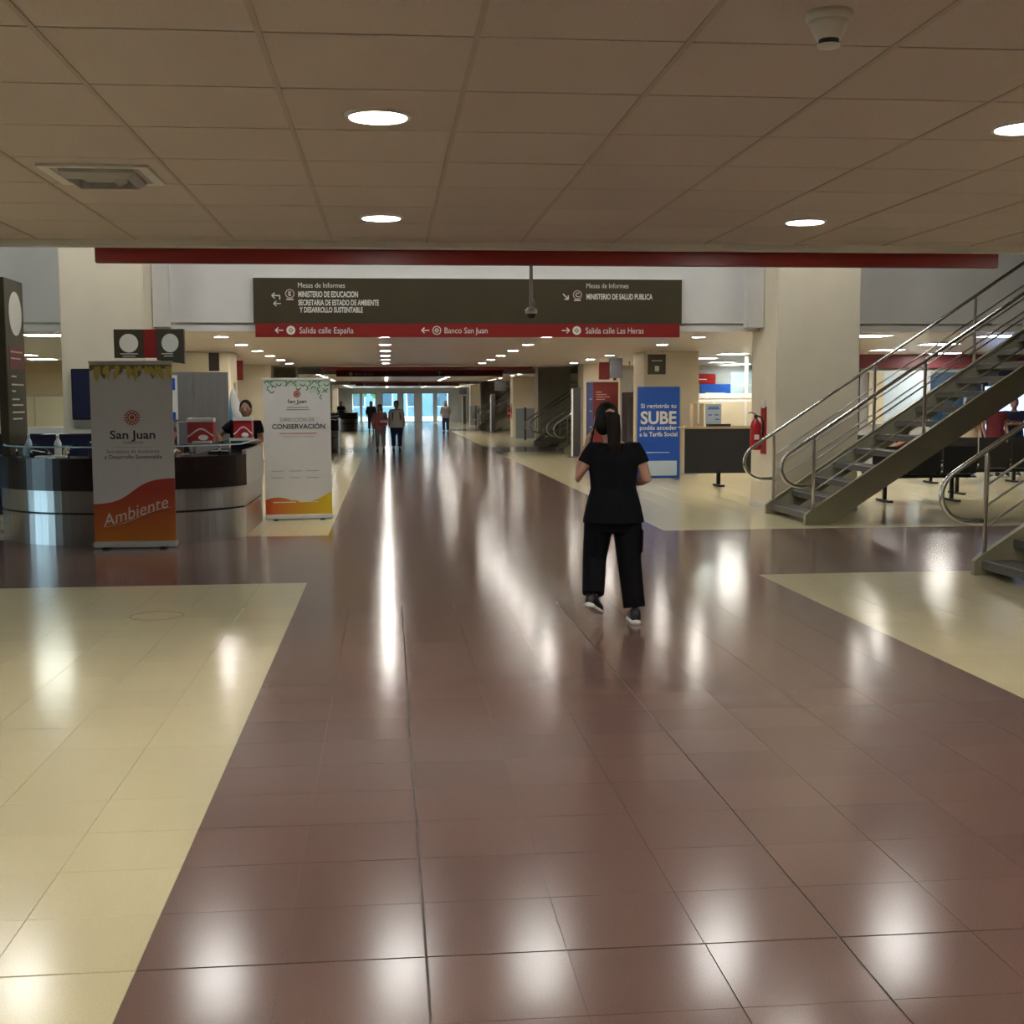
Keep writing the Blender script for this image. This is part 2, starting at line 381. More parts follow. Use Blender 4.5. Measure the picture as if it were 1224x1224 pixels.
# far wall with glass doors
wf = bmesh.new()
segs = [(-2.73, -2.05), (-1.95, -0.85), (-0.40, 0.81), (1.19, 2.09), (2.61, 3.55), (3.76, 4.72)]
last = XL
for a, b in segs + [(XR, XR)]:
    box(wf, last, a, 97.0, 97.2, 0, 2.25); last = b
box(wf, XL, XR, 97.0, 97.2, 2.25, 5.75)
struct(finish('wall_front', wf, 'wall_grey'))
for k, (a, b) in enumerate(segs):
    fr = bmesh.new()
    for xx in (a, b - .05): box(fr, xx, xx + .05, 97.02, 97.12, 0, 2.25)
    box(fr, a, b, 97.02, 97.12, 2.19, 2.25); box(fr, a, b, 97.02, 97.12, 0, .07)
    d = struct(finish('door_%d' % (k + 1), fr, 'grey_frame'))
    B('pane', 'clear_glass', d, a + .05, b - .05, 97.06, 97.07, .07, 2.19)
    if k in (1, 3, 4): B('handle', 'steel_bright', d, b - .16, b - .13, 97.0, 97.04, .8, 1.3)
g = B('pavement', 'pavement', None, -60, 60, 97.2, 150, -.12, -.02); struct(g)
g = B('pavement', 'pavement', None, -60, XL - .2, -40, 97.2, -.12, -.02); struct(g)
mat('facade_blue', (0.16, 0.27, 0.33), 0.7, noise=.06, scale=1); mat('facade_glass', (0.05, 0.10, 0.14), 0.3)
t = thing('backdrop_building', 'added pale blue backdrop building that covers the bright sky behind the glass doors', 'building', (1, 138, -.02))  # added backdrop: fills the door view with blue in place of overbright sky
B('wall', 'facade_blue', t, -25, 25, 0, 8, 0, 9)
for q in range(14):
    for z in (1.0, 4.2):
        f = B('window', 'white', t, -20 + 3 * q, -18.4 + 3 * q, -.06, .02, z, z + 1.7); B('pane', 'facade_glass', f, -19.9 + 3 * q, -18.5 + 3 * q, -.08, -.05, z + .1, z + 1.6)
for k, (x, y, s) in enumerate(((-1.2, 112, 1.2), (1.8, 118, 1.5), (-3.2, 116, 1.3))):
    t = thing('street_tree', ('small leafy street tree outside the first glass door', 'leafy street tree outside the middle glass door', 'leafy street tree seen through the leftmost glass pane')[k], 'tree', (x, y, -.02))
    finish('trunk', tube(bmesh.new(), [(0, 0, 0), (.03, 0, 1), (0, .05, 2.0 * s)], [.09, .07, .05], 8), 'box_beige', t)
    fb_ = bmesh.new(); random.seed(k)
    for q in range(40):
        a = random.uniform(0, 6.28); r = random.uniform(0, .8) * s; ellipsoid(fb_, (r * math.cos(a), r * math.sin(a), 2.2 * s + random.uniform(-.5, .9) * s), (.3, .3, .22), 7, 5)
    finish('crown', fb_, 'foliage', t)

# ------------------------------------------------------------------ columns
def column(x0, x1, y0, y1, label, top=5.6, group=None):
    t = thing('column', label, 'column', ((x0 + x1) / 2, (y0 + y1) / 2, 0), group=group)
    w, d = (x1 - x0) / 2, (y1 - y0) / 2
    bm = bmesh.new(); box(bm, -w, w, -d, d, 0.0, top, bev=.018); finish('shaft', bm, 'column_cream', t)
    bm = bmesh.new(); box(bm, -w - .006, w + .006, -d - .006, d + .006, 0, .09, bev=.004); finish('base_trim', bm, 'white_plastic', t)
    return t
column(5.42, 6.62, 17.2, 18.4, 'cream square column with the fire extinguisher, behind the foot of the wide staircase')
column(-4.28, -3.2, 17.2, 18.4, 'cream square column with the navy screen, behind the round counter')
for x0, x1, s in ((5.42, 6.6, 'banner and desk side'), (-4.46, -3.2, 'counter side')):
    column(x0, x1, 26.3, 27.5, 'cream square column under the low ceiling behind the %s' % ('blue standing banner' if x0 > 0 else 'grey screen panels'), CZ + .01)
    column(x0 + (.12 if x0 > 0 else 0), x1, 35.4, 36.45, 'cream column at the end of the second ceiling, %s' % ('behind the tall grey totem' if x0 > 0 else 'on the side of the round counters'), CZ + .01)
    for q, nm in ((1, 'second'), (2, 'third')):
        column(x0, x1, 17.2 + PER * q, 18.4 + PER * q, 'cream column across the %s opening, %s' % (nm, 'beside its staircase' if x0 > 0 else 'behind its round counter'))
        column(x0, x1, 26.3 + PER * q, 27.5 + PER * q, 'distant cream column beyond the %s opening, %s side' % (nm, 'staircase' if x0 > 0 else 'counter'), CZ + .01)
# slim grey pilasters where the parapet over the walkway meets the columns
for x0, x1, w in ((5.17, 5.41, 'fire extinguisher column'), (-3.19, -2.98, 'screen column')):
    o = struct(B('trim_1' if x0 > 0 else 'trim_2', 'fascia', None, x0, x1, 17.8, 18.06, 2.62, 4.12))
    o['label'] = 'slim grey pilaster on the parapet beside the %s' % w

# ------------------------------------------------------------------ lamps
def lamp_mesh(r, h):
    bm = bmesh.new(); n = 28
    for ra, rb, za, zb in ((r * 1.0, r * 1.14, 0, 0), (r * 1.14, r * 1.18, 0, h), (r * 1.0, r * .97, 0, h * .6)):
        A = [bm.verts.new((ra * math.cos(2 * math.pi * k / n), ra * math.sin(2 * math.pi * k / n), za)) for k in range(n)]
        C = [bm.verts.new((rb * math.cos(2 * math.pi * k / n), rb * math.sin(2 * math.pi * k / n), zb)) for k in range(n)]
        for k in range(n): bm.faces.new((A[k], A[(k + 1) % n], C[(k + 1) % n], C[k]))
    return bm
def make_downlight(r, m_emit, label, group):
    t = thing('downlight', label, 'ceiling light', (0, 0, 0), group=group)
    finish('trim_ring', lamp_mesh(r, .012), 'white_plastic', t)
    bm = bmesh.new(); lathe(bm, [(r, .002), (r, .01)], 24); finish('diffuser', bm, m_emit, t)
    return t
def downlights(r, m_emit, label, group, spots):
    proto = None
    for p in spots:
        o = make_downlight(r, m_emit, label, group) if proto is None else copy_tree(proto)
        proto = proto or o; o.location = p
        u, v = px_of(*p)
        if p[2] > 5 or not (-15 < u < 1239 and -15 < v < 1239):      # not in the picture
            o.name = 'downlight_offscreen'
            for c in o.children: c.name = c.name.split('.')[0].replace('_offscreen', '') + '_offscreen'
        else:
            o.name = 'downlight'
            for c in o.children: c.name = c.name.split('.')[0].replace('_offscreen', '')
zc = CZ - .012
downlights(.105, 'lamp', 'round downlight in the brown tiled ceiling of the near hall', 'downlights in the near tiled ceiling',
           [(x, y, zc) for x in (-.02, 2.42, -2.46, 4.86) for y in (4.66, 7.18, 2.12, -.4)])
for k, nm in enumerate(('second', 'third', 'last')):
    downlights(.105, 'lamp', 'round downlight in the pale ceiling of the %s stretch' % nm, 'downlights of the %s ceiling' % nm,
               [(x, 20.2 + PER * k + 2.76 * q, zc) for x in (-2.58, -.03, 2.57, 5.06) for q in range(6 if k < 2 else 7)
                if not (x > 5 and q in (2,))] )
# one row of roof lamps: the polished floor mirrors it
downlights(.33, 'roof_lamp', 'round lamp in the dark roof above the first opening', 'roof lamps of the first opening',
           [(x, 15.4, 5.588) for x in (-4.55, -2.2, .1, 1.85, 4.2, 6.6)])
def light_panel(x, y, label, group, first=[None]):
    if first[0] is None:
        t = thing('light_panel', label, 'ceiling light', (x, y, CZ - .014), group=group)
        fr = bmesh.new()
        for a in ((-.32, .32, -.32, -.29), (-.32, .32, .29, .32), (-.32, -.29, -.29, .29), (.29, .32, -.29, .29)): box(fr, *a, 0, .014)
        finish('frame', fr, 'white_plastic', t); B('diffuser', 'panel_lamp', t, -.29, .29, -.29, .29, .004, .012); first[0] = t; return
    t = copy_tree(first[0]); t.location = (x, y, CZ - .014); tag(t, label, 'ceiling light', group)
for x, y in ((7.77, 19.8), (10.4, 25.47), (10.3, 22.8), (10.0, 19.8), (12.5, 27.3), (7.7, 27.6)):
    light_panel(x, y, 'square light panel above the waiting benches', 'light panels above the benches')
for x, y in ((7.75, 30.45), (9.04, 33.6), (10.1, 35.5)):
    light_panel(x, y, 'square light panel in the room behind the glazed partition with white lower part', 'light panels behind the partition')
for x, y in ((-5.14, 19.7), (-7.75, 27.8), (-8.0, 30.45)):
    light_panel(x, y, 'square light panel in the office behind the dark tall sign slab', 'light panels in the office')

# ------------------------------------------------------------------ ceiling fittings of the near hall
t = thing('smoke_detector', 'white smoke detector with a dark sensing ring on the tiled ceiling', 'smoke detector', (1.19, 3.36, CZ))
finish('base', lathe(bmesh.new(), [(.062, 0), (.062, -.018), (.056, -.024)]), 'white_plastic', t, True)
finish('body', lathe(bmesh.new(), [(.054, -.02), (.050, -.035), (.036, -.066), (.034, -.07)]), 'white_plastic', t, True)
finish('sensing_ring', lathe(bmesh.new(), [(.027, -.068), (.027, -.085)]), 'black', t)
finish('tip', lathe(bmesh.new(), [(.031, -.083), (.028, -.09), (.01, -.092)]), 'white_plastic', t)
t = thing('air_vent', 'square pale metal air diffuser set in the tiled ceiling', 'vent', (-1.26, 5.92, CZ - .001))
for k, (s, z0, z1) in enumerate(((.235, 0, -.012), (.16, -.002, .02), (.09, -.004, .02))):
    bm = bmesh.new(); i_ = s - (.045 if k == 0 else .03); o_ = s
    P = [[(-o_, -o_), (o_, -o_), (o_, o_), (-o_, o_)], [(-i_, -i_), (i_, -i_), (i_, i_), (-i_, i_)]]
    A = [bm.verts.new((x, y, z1 if k == 0 else z0 - .02)) for x, y in P[0]]; C = [bm.verts.new((x, y, z0 - .012 if k == 0 else z0 - .045)) for x, y in P[1]]
    D = [bm.verts.new((x, y, z0 + .0)) for x, y in P[0]]; E = [bm.verts.new((x, y, z0)) for x, y in P[1]]
    for q in range(4):
        j = (q + 1) % 4; bm.faces.new((A[q], A[j], C[j], C[q])); bm.faces.new((D[q], D[j], A[j], A[q])); bm.faces.new((C[q], C[j], E[j], E[q]))
    finish('outer_frame' if k == 0 else 'louvre', bm, 'white_plastic' if k == 0 else 'wall_grey', t)
B('throat', 'wall_grey', t, -.19, .19, -.19, .19, -.006, -.001)
# ring of an access cover in the cream floor
t = thing('floor_access_cover', 'thin metal ring of a round access cover in the cream floor', 'floor cover', (-1.73, 9.45, 0))
bm = bmesh.new(); n = 40
R_ = [[bm.verts.new((r * math.cos(2 * math.pi * k / n), r * math.sin(2 * math.pi * k / n), z)) for k in range(n)] for r, z in ((.2, 0), (.198, .003), (.187, .003), (.185, 0))]
for a, b in zip(R_, R_[1:]):
    for k in range(n): bm.faces.new((a[k], a[(k + 1) % n], b[(k + 1) % n], b[k]))
finish('ring', bm, 'leaf_olive', t); finish('cover_plate', lathe(bmesh.new(), [(.184, 0), (.184, .0012)], 32), 'tile_cream', t)

# ------------------------------------------------------------------ hanging signs over the walkway
def ring_bm(cx, cz, r0, r1, y, n=24):
    bm = bmesh.new()
    a = [bm.verts.new((cx + r1 * math.cos(2 * math.pi * k / n), y, cz + r1 * math.sin(2 * math.pi * k / n))) for k in range(n)]
    b = [bm.verts.new((cx + r0 * math.cos(2 * math.pi * k / n), y, cz + r0 * math.sin(2 * math.pi * k / n))) for k in range(n)]
    for k in range(n): bm.faces.new((a[k], a[(k + 1) % n], b[(k + 1) % n], b[k]))
    return bm
def disc_bm(cx, cz, r, y, n=28, rx=None):
    bm = bmesh.new(); bm.faces.new([bm.verts.new((cx + (rx or r) * math.cos(2 * math.pi * k / n), y, cz + r * math.sin(2 * math.pi * k / n))) for k in range(n)]); return bm
def arrow(cx, cz, ang, s, y, parent, material='sign_white', bent=False):
    bm = bmesh.new(); pts = []
    def bar(a, b, w):
        d = (Vector(b) - Vector(a)).normalized(); n_ = Vector((-d.y, d.x)) * w
        bm.faces.new([bm.verts.new((p.x, y, p.y)) for p in (Vector(a) + n_, Vector(a) - n_, Vector(b) - n_, Vector(b) + n_)])
    c, si = math.cos(ang), math.sin(ang); T = lambda u, v: (cx + (u * c - v * si) * s, cz + (u * si + v * c) * s)
    bar(T(-1, 0), T(.9, 0), .14 * s); bar(T(1, 0), T(.25, .7), .14 * s); bar(T(1, 0), T(.25, -.7), .14 * s)
    if bent: bar(T(-1, -.1), T(-1, 1.0), .14 * s)
    finish('arrow', bm, material, parent)
def overhead_sign(y, label, x0=-1.84, x1=4.24, z0=2.485, z1=3.305, detail=True, far=False):
    t = thing('overhead_sign', label, 'sign', (0, y, z0))
    B('panel', 'sign_olive', t, x0, x1, 0, .05, .187, z1 - z0); B('red_strip', 'sign_red', t, x0 + .02, x1 - .03, -.004, .05, 0, .19)
    B('top_edge', 'sign_white', t, x0, x1, .01, .05, z1 - z0, z1 - z0 + .012)
    Y = -.007; Z = lambda z: z - z0
    if detail:
        arrow(-1.53, Z(3.06), math.pi, .055, Y, t, bent=True); arrow(-1.51, Z(2.95), math.pi, .05, Y, t)
        for cx in (-1.335, 2.72):
            finish('emblem_ring', ring_bm(cx, Z(3.085), .052, .064, Y), 'sign_pink', t)
            text('E' if cx < 0 else 'C', cx, Z(3.085), Y, .06, 'sign_white', t, align='C', bold=.02)
            finish('underline', poly(bmesh.new(), [(cx - .05, Z(3.0)), (cx + .05, Z(3.0)), (cx + .05, Z(3.015)), (cx - .05, Z(3.015))], Y, Y + .002), 'sign_white', t)
        text('Mesas de Informes', -1.22, Z(3.205), Y, .07, 'sign_white', t, .65)
        text('MINISTERIO DE EDUCACION', -1.22, Z(3.08), Y, .078, 'sign_white', t, .83, bold=.025)
        text('SECRETARIA DE ESTADO DE AMBIENTE', -1.22, Z(2.965), Y, .075, 'sign_white', t, 1.12, bold=.025)
        text('Y DESARROLLO SUSTENTABLE', -1.205, Z(2.865), Y, .072, 'sign_white', t, .88, bold=.025)
        arrow(2.55, Z(3.06), -math.pi / 4, .055, Y, t)
        text('Mesas de Informes', 2.85, Z(3.215), Y, .068, 'sign_white', t, .61)
        text('MINISTERIO DE SALUD PUBLICA', 2.85, Z(3.06), Y, .075, 'sign_white', t, .96, bold=.025)
    Y = -.009
    if far:
        finish('emblem', disc_bm(-1.3, Z(2.58), .07, Y), 'sign_white', t); text('Banco San Juan', -1.15, Z(2.58), Y, .085, 'sign_white', t, .66); arrow(1.9, Z(2.58), math.pi / 2, .07, Y, t)
        return t
    for cx, ang in ((-1.49, math.pi), (.55, math.pi), (2.55, 0)): arrow(cx, Z(2.58), ang, .055, Y, t)
    for cx, f in ((-1.33, 1), (.71, 0), (2.71, 1)):
        finish('emblem', disc_bm(cx, Z(2.58), .062, Y) if f else ring_bm(cx, Z(2.58), .05, .062, Y), 'sign_white', t)
        finish('emblem_mark', ring_bm(cx, Z(2.58), .018, .036, Y - .001, 4), 'leaf_olive' if f else 'sign_white', t)
    text('Salida calle España', -1.21, Z(2.58), Y, .085, 'sign_white', t, .75)
    text('Banco San Juan', .82, Z(2.58), Y, .08, 'sign_white', t, .61)
    text('Salida calle Las Heras', 2.84, Z(2.58), Y, .085, 'sign_white', t, .84)
    return t
s1 = overhead_sign(17.94, 'wide olive and red direction sign naming two information desks and three exits')
for k in (1, 2):
    overhead_sign(17.94 + PER * k, 'wide overhead direction sign across the %s opening down the hall' % ('second', 'third')[k - 1], detail=False, far=True)
def sign_back(k):
    t = thing('overhead_sign', 'maroon lower strip of a sign on the edge of the %s low ceiling' % ('near tiled', 'second', 'third')[k], 'sign', (0, 8.42 + PER * k, 2.485))
    B('red_strip', 'sign_red', t, -1.86, 4.21, -.012, .05, 0, .187); B('panel', 'sign_olive', t, -1.86, 4.21, 0, .05, .187, .82)
    B('lower_edge', 'sign_red', t, -1.86, 4.21, 0, .05, -.004, 0)
for k in range(3): sign_back(k)
# dome camera on a pole from the roof
t = thing('dome_camera', 'white dome security camera on a thin pole in front of the overhead sign', 'camera', (1.375, 12.0, 2.36))
finish('pole', tube(bmesh.new(), [(0, 0, .1), (0, 0, 3.24)], .017, 12), 'white_plastic', t, True)
finish('housing', lathe(bmesh.new(), [(.035, .105), (.058, .085), (.058, .055), (.05, .045)]), 'white_plastic', t, True)
finish('dome', lathe(bmesh.new(), [(.046, .05), (.043, .03), (.03, .01), (.005, .0)]), 'black', t, True)
finish('cable', tube(bmesh.new(), [(.02, 0, .09), (.035, 0, .14), (.02, 0, .19)], .004, 6), 'white_plastic', t)

# ------------------------------------------------------------------ staircases
SL, NT = .66, 16
RUN = .292; RISE = RUN * SL
def staircase(y0, y1, label):
    t = thing('staircase', label, 'staircase', (5.23, (y0 + y1) / 2, 0)); w = (y1 - y0) / 2
    L_ = 4.75
    for s in (-1, 1):
        a, b = (-w, -w + .05) if s < 0 else (w - .05, w)
        bm = bmesh.new()
        poly(bm, [(0, 0), (0, .12), (.05, .165), (L_, .165 + SL * (L_ - .05)), (L_, SL * L_ - .25), (.30, 0)], a, b)
        finish('stringer', bm, 'stringer_paint', t)
        bm = bmesh.new(); q = a + .025
        zt = lambda x: .165 + SL * (x - .05)
        for (p0, p1) in (((0, .0), (0, .125)),): box(bm, -.012, 0.0, a - .01, b + .01, 0, .13)
        poly(bm, [(0, .12), (.05, .165), (L_, zt(L_)), (L_, zt(L_) + .012), (.045, .178), (-.012, .13)], a - .012, b + .012)
        st = finish('stringer_flange', bm, 'stringer_paint', t)
        # posts, handrail with a loop, three bars
        yc = q; hr = .93
        for k in range(3):
            x = .095 + 1.43 * k
            finish('post', tube(bmesh.new(), [(x, yc, zt(x) - .02), (x, yc, zt(x) + hr - .06), (x - .012, yc, zt(x) + hr)], .021, 10), 'steel', t, True)
        pts = [(L_ - .1, yc, zt(L_ - .1) + hr)]
        pts += [(x, yc, zt(x) + hr) for x in (3.0, 1.5, .3, .095)]
        zs = zt(.095) + hr                                       # top of the loop at the first post
        e = Vector((-.20, -.132)); cxl, czl = -.085, zs - .40; r = .235
        pts.append((.095 - .1, yc, zs - .066))
        for a_ in range(126, 280, 11):
            an = math.radians(a_); pts.append((cxl + r * math.cos(an), yc, czl + r * math.sin(an)))
        pts.append((.07, yc, czl - r * .99))
        finish('handrail', tube(bmesh.new(), pts, .024, 12), 'steel_bright', t, True)
        for fr_ in (.26, .46, .66):
            finish('rail_bar', tube(bmesh.new(), [(.095, yc, zt(.095) + hr * fr_), (L_ - .1, yc, zt(L_ - .1) + hr * fr_)], .011, 8), 'steel', t, True)
    for k in range(NT):
        x = .06 + RUN * k; z = .06 + RISE * k
        bm = bmesh.new(); box(bm, x, x + .31, -w + .05, w - .05, z + .03, z + .075, bev=.006); box(bm, x, x + .02, -w + .05, w - .05, z, z + .05)
        tr = finish('tread', bm, 'tread', t)
        B('nosing', 'grey_panel', tr, x - .003, x + .035, -w + .06, w - .06, z + .072, z + .078)
    return t
st1 = staircase(15.3, 17.0, 'steel staircase with open treads in front of the extinguisher column')
st2 = staircase(9.06, 10.76, 'steel staircase at the near edge of the first opening with its lowest tread showing')
for k in (1, 2):
    for s, nm in ((st1, 'far'), (st2, 'near')):
        c = copy_tree(s); c.location.y += PER * k
        tag(c, 'distant steel staircase at the %s edge of the %s opening' % (nm, ('second', 'third')[k - 1]), 'staircase')
for k in range(3):
    o = struct(B('floor', 'upper_dark', None, 9.9, XR, 8.3 + PER * k, 18.1 + PER * k, 2.75, 3.22)); o['label'] = 'upper landing slab of opening %d' % (k + 1)
# pale blue notices stuck under the far treads
for k, (x, z) in enumerate(((7.81, 1.46), (8.14, 1.66), (8.46, 1.86))):
    o = B('paper_notice', 'pale_blue', None, x - .07, x + .07, 16.935, 16.945, z - .10, z + .10)
    tag(o, 'pale blue paper notice hung on the inner side of the extinguisher column staircase', 'notice', 'notices on the staircase')

# ------------------------------------------------------------------ round information counter
KC = (-3.05, 15.72); KR = 1.57
def outline(d, back=17.0, a0=188, n=40):
    """plan of the counter front moved inwards by d, local to KC: arc, then the straight side"""
    r = KR - d; xs = 1.39 - d; ae = 360 - math.degrees(math.acos(min(1, xs / r)))
    pts = [(r * math.cos(math.radians(a0 + (ae - a0) * k / n)), r * math.sin(math.radians(a0 + (ae - a0) * k / n))) for k in range(n + 1)]
    return pts, [(xs, pts[-1][1]), (xs, back - KC[1])]
def strip(bm, po, pi, z0, z1):
    V = [[bm.verts.new((x, y, z)) for x, y in p] for p, z in ((po, z0), (po, z1), (pi, z1), (pi, z0))]
    n = len(po)
    for k in range(n - 1):
        for q in range(4):
            a, b = V[q], V[(q + 1) % 4]; bm.faces.new((a[k], a[k + 1], b[k + 1], b[k]))
    bm.faces.new([v[0] for v in V]); bm.faces.new([v[-1] for v in V][::-1]); return bm
def band(name, material, parent, d0, d1, z0, z1, part='both', smooth=False):
    a0, s0 = outline(d0); a1, s1 = outline(d1)
    po, pi = (a0 + s0[1:], a1 + s1[1:]) if part == 'both' else ((a0, a1) if part == 'arc' else (s0, s1))
    return finish(name, strip(bmesh.new(), po, pi, z0, z1), material, parent, smooth)
def info_counter(label):
    t = thing('information_counter', label, 'counter', (*KC, 0))
    band('lower_steel_band', 'steel_brushed', t, .02, .06, .0, .345)
    band('recess', 'black', t, .045, .08, .34, .375)
    band('upper_steel_band', 'steel_brushed', t, .015, .06, .37, .615)
    band('dark_front', 'counter_dark', t, 0, .05, .61, .965, 'arc')
    band('steel_side', 'steel', t, 0, .05, .61, 1.02, 'side')
    band('worktop', 'counter_dark', t, .005, .60, .925, .97)
    g = band('glass_ledge', 'green_glass', t, .06, .40, 1.085, 1.10)
    band('glass_edge', 'pale_blue', g, .055, .062, 1.085, 1.10)
    pa, ps = outline(.2)
    for k in (3, 10, 17, 24, 31, 38):
        x, y = pa[k]; finish('ledge_post', tube(bmesh.new(), [(x, y, .965), (x, y, 1.09)], .012, 8), 'steel_bright', t, True)
    return t
ic = info_counter('curved information counter with dark front and steel bands behind two standing banners')
for k in (1, 2):
    c = copy_tree(ic); c.location.y += PER * k
    tag(c, 'distant curved information counter beside the walkway at the %s opening' % ('second', 'third')[k - 1], 'counter')
zt_ = .97
# things on the counter
def bottle(x, y, z, h, label, body='pale_blue', cap='white', r=.035):
    t = thing('bottle', label, 'bottle', (x, y, z))
    finish('body', lathe(bmesh.new(), [(r * .9, 0), (r, .01), (r, h * .58), (r * .8, h * .68), (r * .4, h * .8), (r * .38, h * .86)]), body, t, True)
    finish('cap', lathe(bmesh.new(), [(r * .45, h * .85), (r * .45, h * .97), (r * .3, h)]), cap, t, True)
bottle(-4.13, 15.0, zt_, .26, 'clear pale blue bottle on the counter by the dark tall sign slab')
bottle(-4.22, 15.2, zt_, .13, 'short pale blue bottle on the counter beside a taller one')
bottle(-3.78, 14.9, zt_, .25, 'tall white bottle standing beside papers on the counter', 'white_plastic', 'white_plastic', .04)
bottle(-3.66, 14.78, zt_, .12, 'small beige jar on the counter beside the tall white bottle', 'box_beige', 'box_beige', .035)
bottle(-3.42, 14.95, zt_, .17, 'small dark bottle with white cap on the counter behind the wave banner edge', 'navy', 'white', .035)
o = B('paper_stack', 'white', None, -3.98, -3.64, 14.66, 14.84, zt_, zt_ + .012); tag(o, 'low stack of white papers on the counter by the white bottle', 'papers')
t = thing('desk_phone', 'dark desk telephone on the counter near the blue bottle', 'telephone', (-4.0, 15.0, zt_))
finish('base', poly(bmesh.new(), [(-.1, 0), (.1, 0), (.1, .03), (-.1, .07)], -.09, .09), 'black', t)
finish('handset', tube(bmesh.new(), [(-.09, -.05, .085), (-.06, -.05, .1), (.06, -.05, .075), (.09, -.05, .05)], [.022, .016, .016, .022], 8), 'black', t, True)
B('keypad', 'white_plastic', t, 0.0, .08, -.06, .05, .048, .052)
def carton(x, y, z, label, w, d, h, low, top, wave):
    t = thing('carton', label, 'box', (x, y, z))
    B('body', low, t, -w / 2, w / 2, -d / 2, d / 2, 0, h, bev=.008)
    B('lid', top, t, -w / 2 - .006, w / 2 + .006, -d / 2 - .006, d / 2 + .006, h * .84, h + .004, bev=.006)
    pts = [(-w / 2 + w * k / 14, h * (.38 + .16 * math.sin(k / 14 * 5.2 - 1.2))) for k in range(15)]
    bm = bmesh.new(); poly(bm, pts + [(x_, z_ + h * .07) for x_, z_ in pts[::-1]], -d / 2 - .004, -d / 2 + .002); finish('printed_wave', bm, wave, t)
    bm = bmesh.new(); ellipsoid(bm, (w * .12, -d / 2, h * .22), (w * .2, .004, h * .12), 16, 6); finish('printed_emblem', bm, wave, t)
    return t
carton(-2.22, 15.35, 1.10, 'red carton with a white lid and white wave on the glass ledge', .30, .22, .29, 'red_paint', 'white', 'white')
o = B('tray', 'white_plastic', None, -2.30, -2.08, 15.12, 15.22, 1.10, 1.125, bev=.005); tag(o, 'small white tray on the glass ledge in front of the red carton', 'tray')
carton(-1.83, 16.3, 1.10, 'white and red carton at the straight end of the counter', .23, .2, .29, 'red_paint', 'white', 'white')
o = B('paper_stack', 'white', None, -1.98, -1.68, 16.02, 16.16, 1.10, 1.13); tag(o, 'pale papers on the ledge below the white and red carton', 'papers')
t = thing('monitor', 'monitor with a pale bezel seen beside the red carton', 'monitor', (-2.46, 15.55, zt_), rz=math.radians(20))
B('screen', 'booth_panel', t, -.06, .14, 0, .025, .1, .37); B('bezel', 'white', t, -.075, -.058, -.004, .03, .09, .385); B('bezel', 'white', t, -.075, .15, -.004, .03, .37, .385)
B('stand', 'black', t, 0, .06, .02, .05, 0, .12); B('foot', 'black', t, -.07, .12, -.05, .1, 0, .012)
t = thing('notebook', 'black open binder lying on the counter behind its glass', 'binder', (-2.0, 15.28, zt_))
B('cover', 'black', t, -.13, .12, -.09, .09, 0, .03, bev=.004); B('pages', 'white', t, -.1, .1, -.07, .07, .028, .036)
# navy cabinet, screen, grey screen panels, flag inside the counter
t = thing('low_cabinet', 'low navy cabinet behind the counter below the screen', 'cabinet', (-4.0, 16.86, 0))
B('body', 'navy', t, -.44, .82, -.2, .2, .06, 1.15); B('top', 'navy', t, -.46, .84, -.21, .21, 1.15, 1.18); B('plinth', 'black', t, -.42, .8, -.17, .18, 0, .06)
for k in range(3):
    d = B('door', 'navy', t, -.43 + .42 * k, -.03 + .42 * k, -.215, -.199, .08, 1.13); B('handle', 'steel', d, -.08 + .42 * k, -.065 + .42 * k, -.235, -.21, .6, .75)
t = thing('wall_screen', 'navy screen mounted on the column behind the counter', 'screen', (-3.84, 17.19, 1.36))
B('frame', 'black', t, -.31, .31, -.05, .01, 0, .67, bev=.006); B('display', 'navy', t, -.29, .29, -.054, -.048, .02, .65)
t = thing('screen_panels', 'pair of tall grey metal screen panels standing behind the counter', 'screen', (-2.52, 17.5, 0))
B('panel', 'grey_panel', t, -.38, -.11, 0, .03, .03, 1.99); B('panel', 'grey_panel', t, -.1, .36, 0, .03, .03, 1.99)
B('post', 'steel', t, -.115, -.095, -.006, .036, 0, 2.0); B('foot', 'steel', t, -.36, -.28, -.15, .2, 0, .03); B('foot', 'steel', t, .26, .34, -.15, .2, 0, .03)
t = thing('poster', 'narrow white and blue poster on the grey screen panel', 'poster', (-2.885, 17.49, 1.35))
B('sheet', 'white', t, -.06, .05, -.006, .006, 0, .6); B('blue_block', 'banner_blue', t, -.05, .02, -.009, -.005, .4, .56); B('blue_block', 'banner_blue', t, -.05, .02, -.009, -.005, .0, .1)
t = thing('flag', 'furled pale blue and white flag on a pole behind the counter', 'flag', (-2.12, 17.92, 0))
finish('pole', tube(bmesh.new(), [(0, 0, .02), (0, 0, 1.85)], .012, 8), 'steel', t, True)
finish('stand', lathe(bmesh.new(), [(.14, 0), (.14, .02), (.03, .05), (.02, .12)]), 'steel', t, True)
for nm, off, mt_, sc_ in (('blue_fold', -.03, 'flag_blue', 1.0), ('white_fold', .045, 'white', 1.15), ('blue_fold', .10, 'flag_blue', .95)):
    bm = bmesh.new(); rs = []
    for k in range(9):
        u = k / 8; rs.append((off * (1 - u) + .0 + .02 * math.sin(u * 5), -.03 * sc_, 1.05 + .72 * u, (.105 - .085 * u ** 2) * sc_, (.07 - .05 * u) * sc_))
    rings(bm, rs, 14); finish(nm, bm, mt_, t, True)
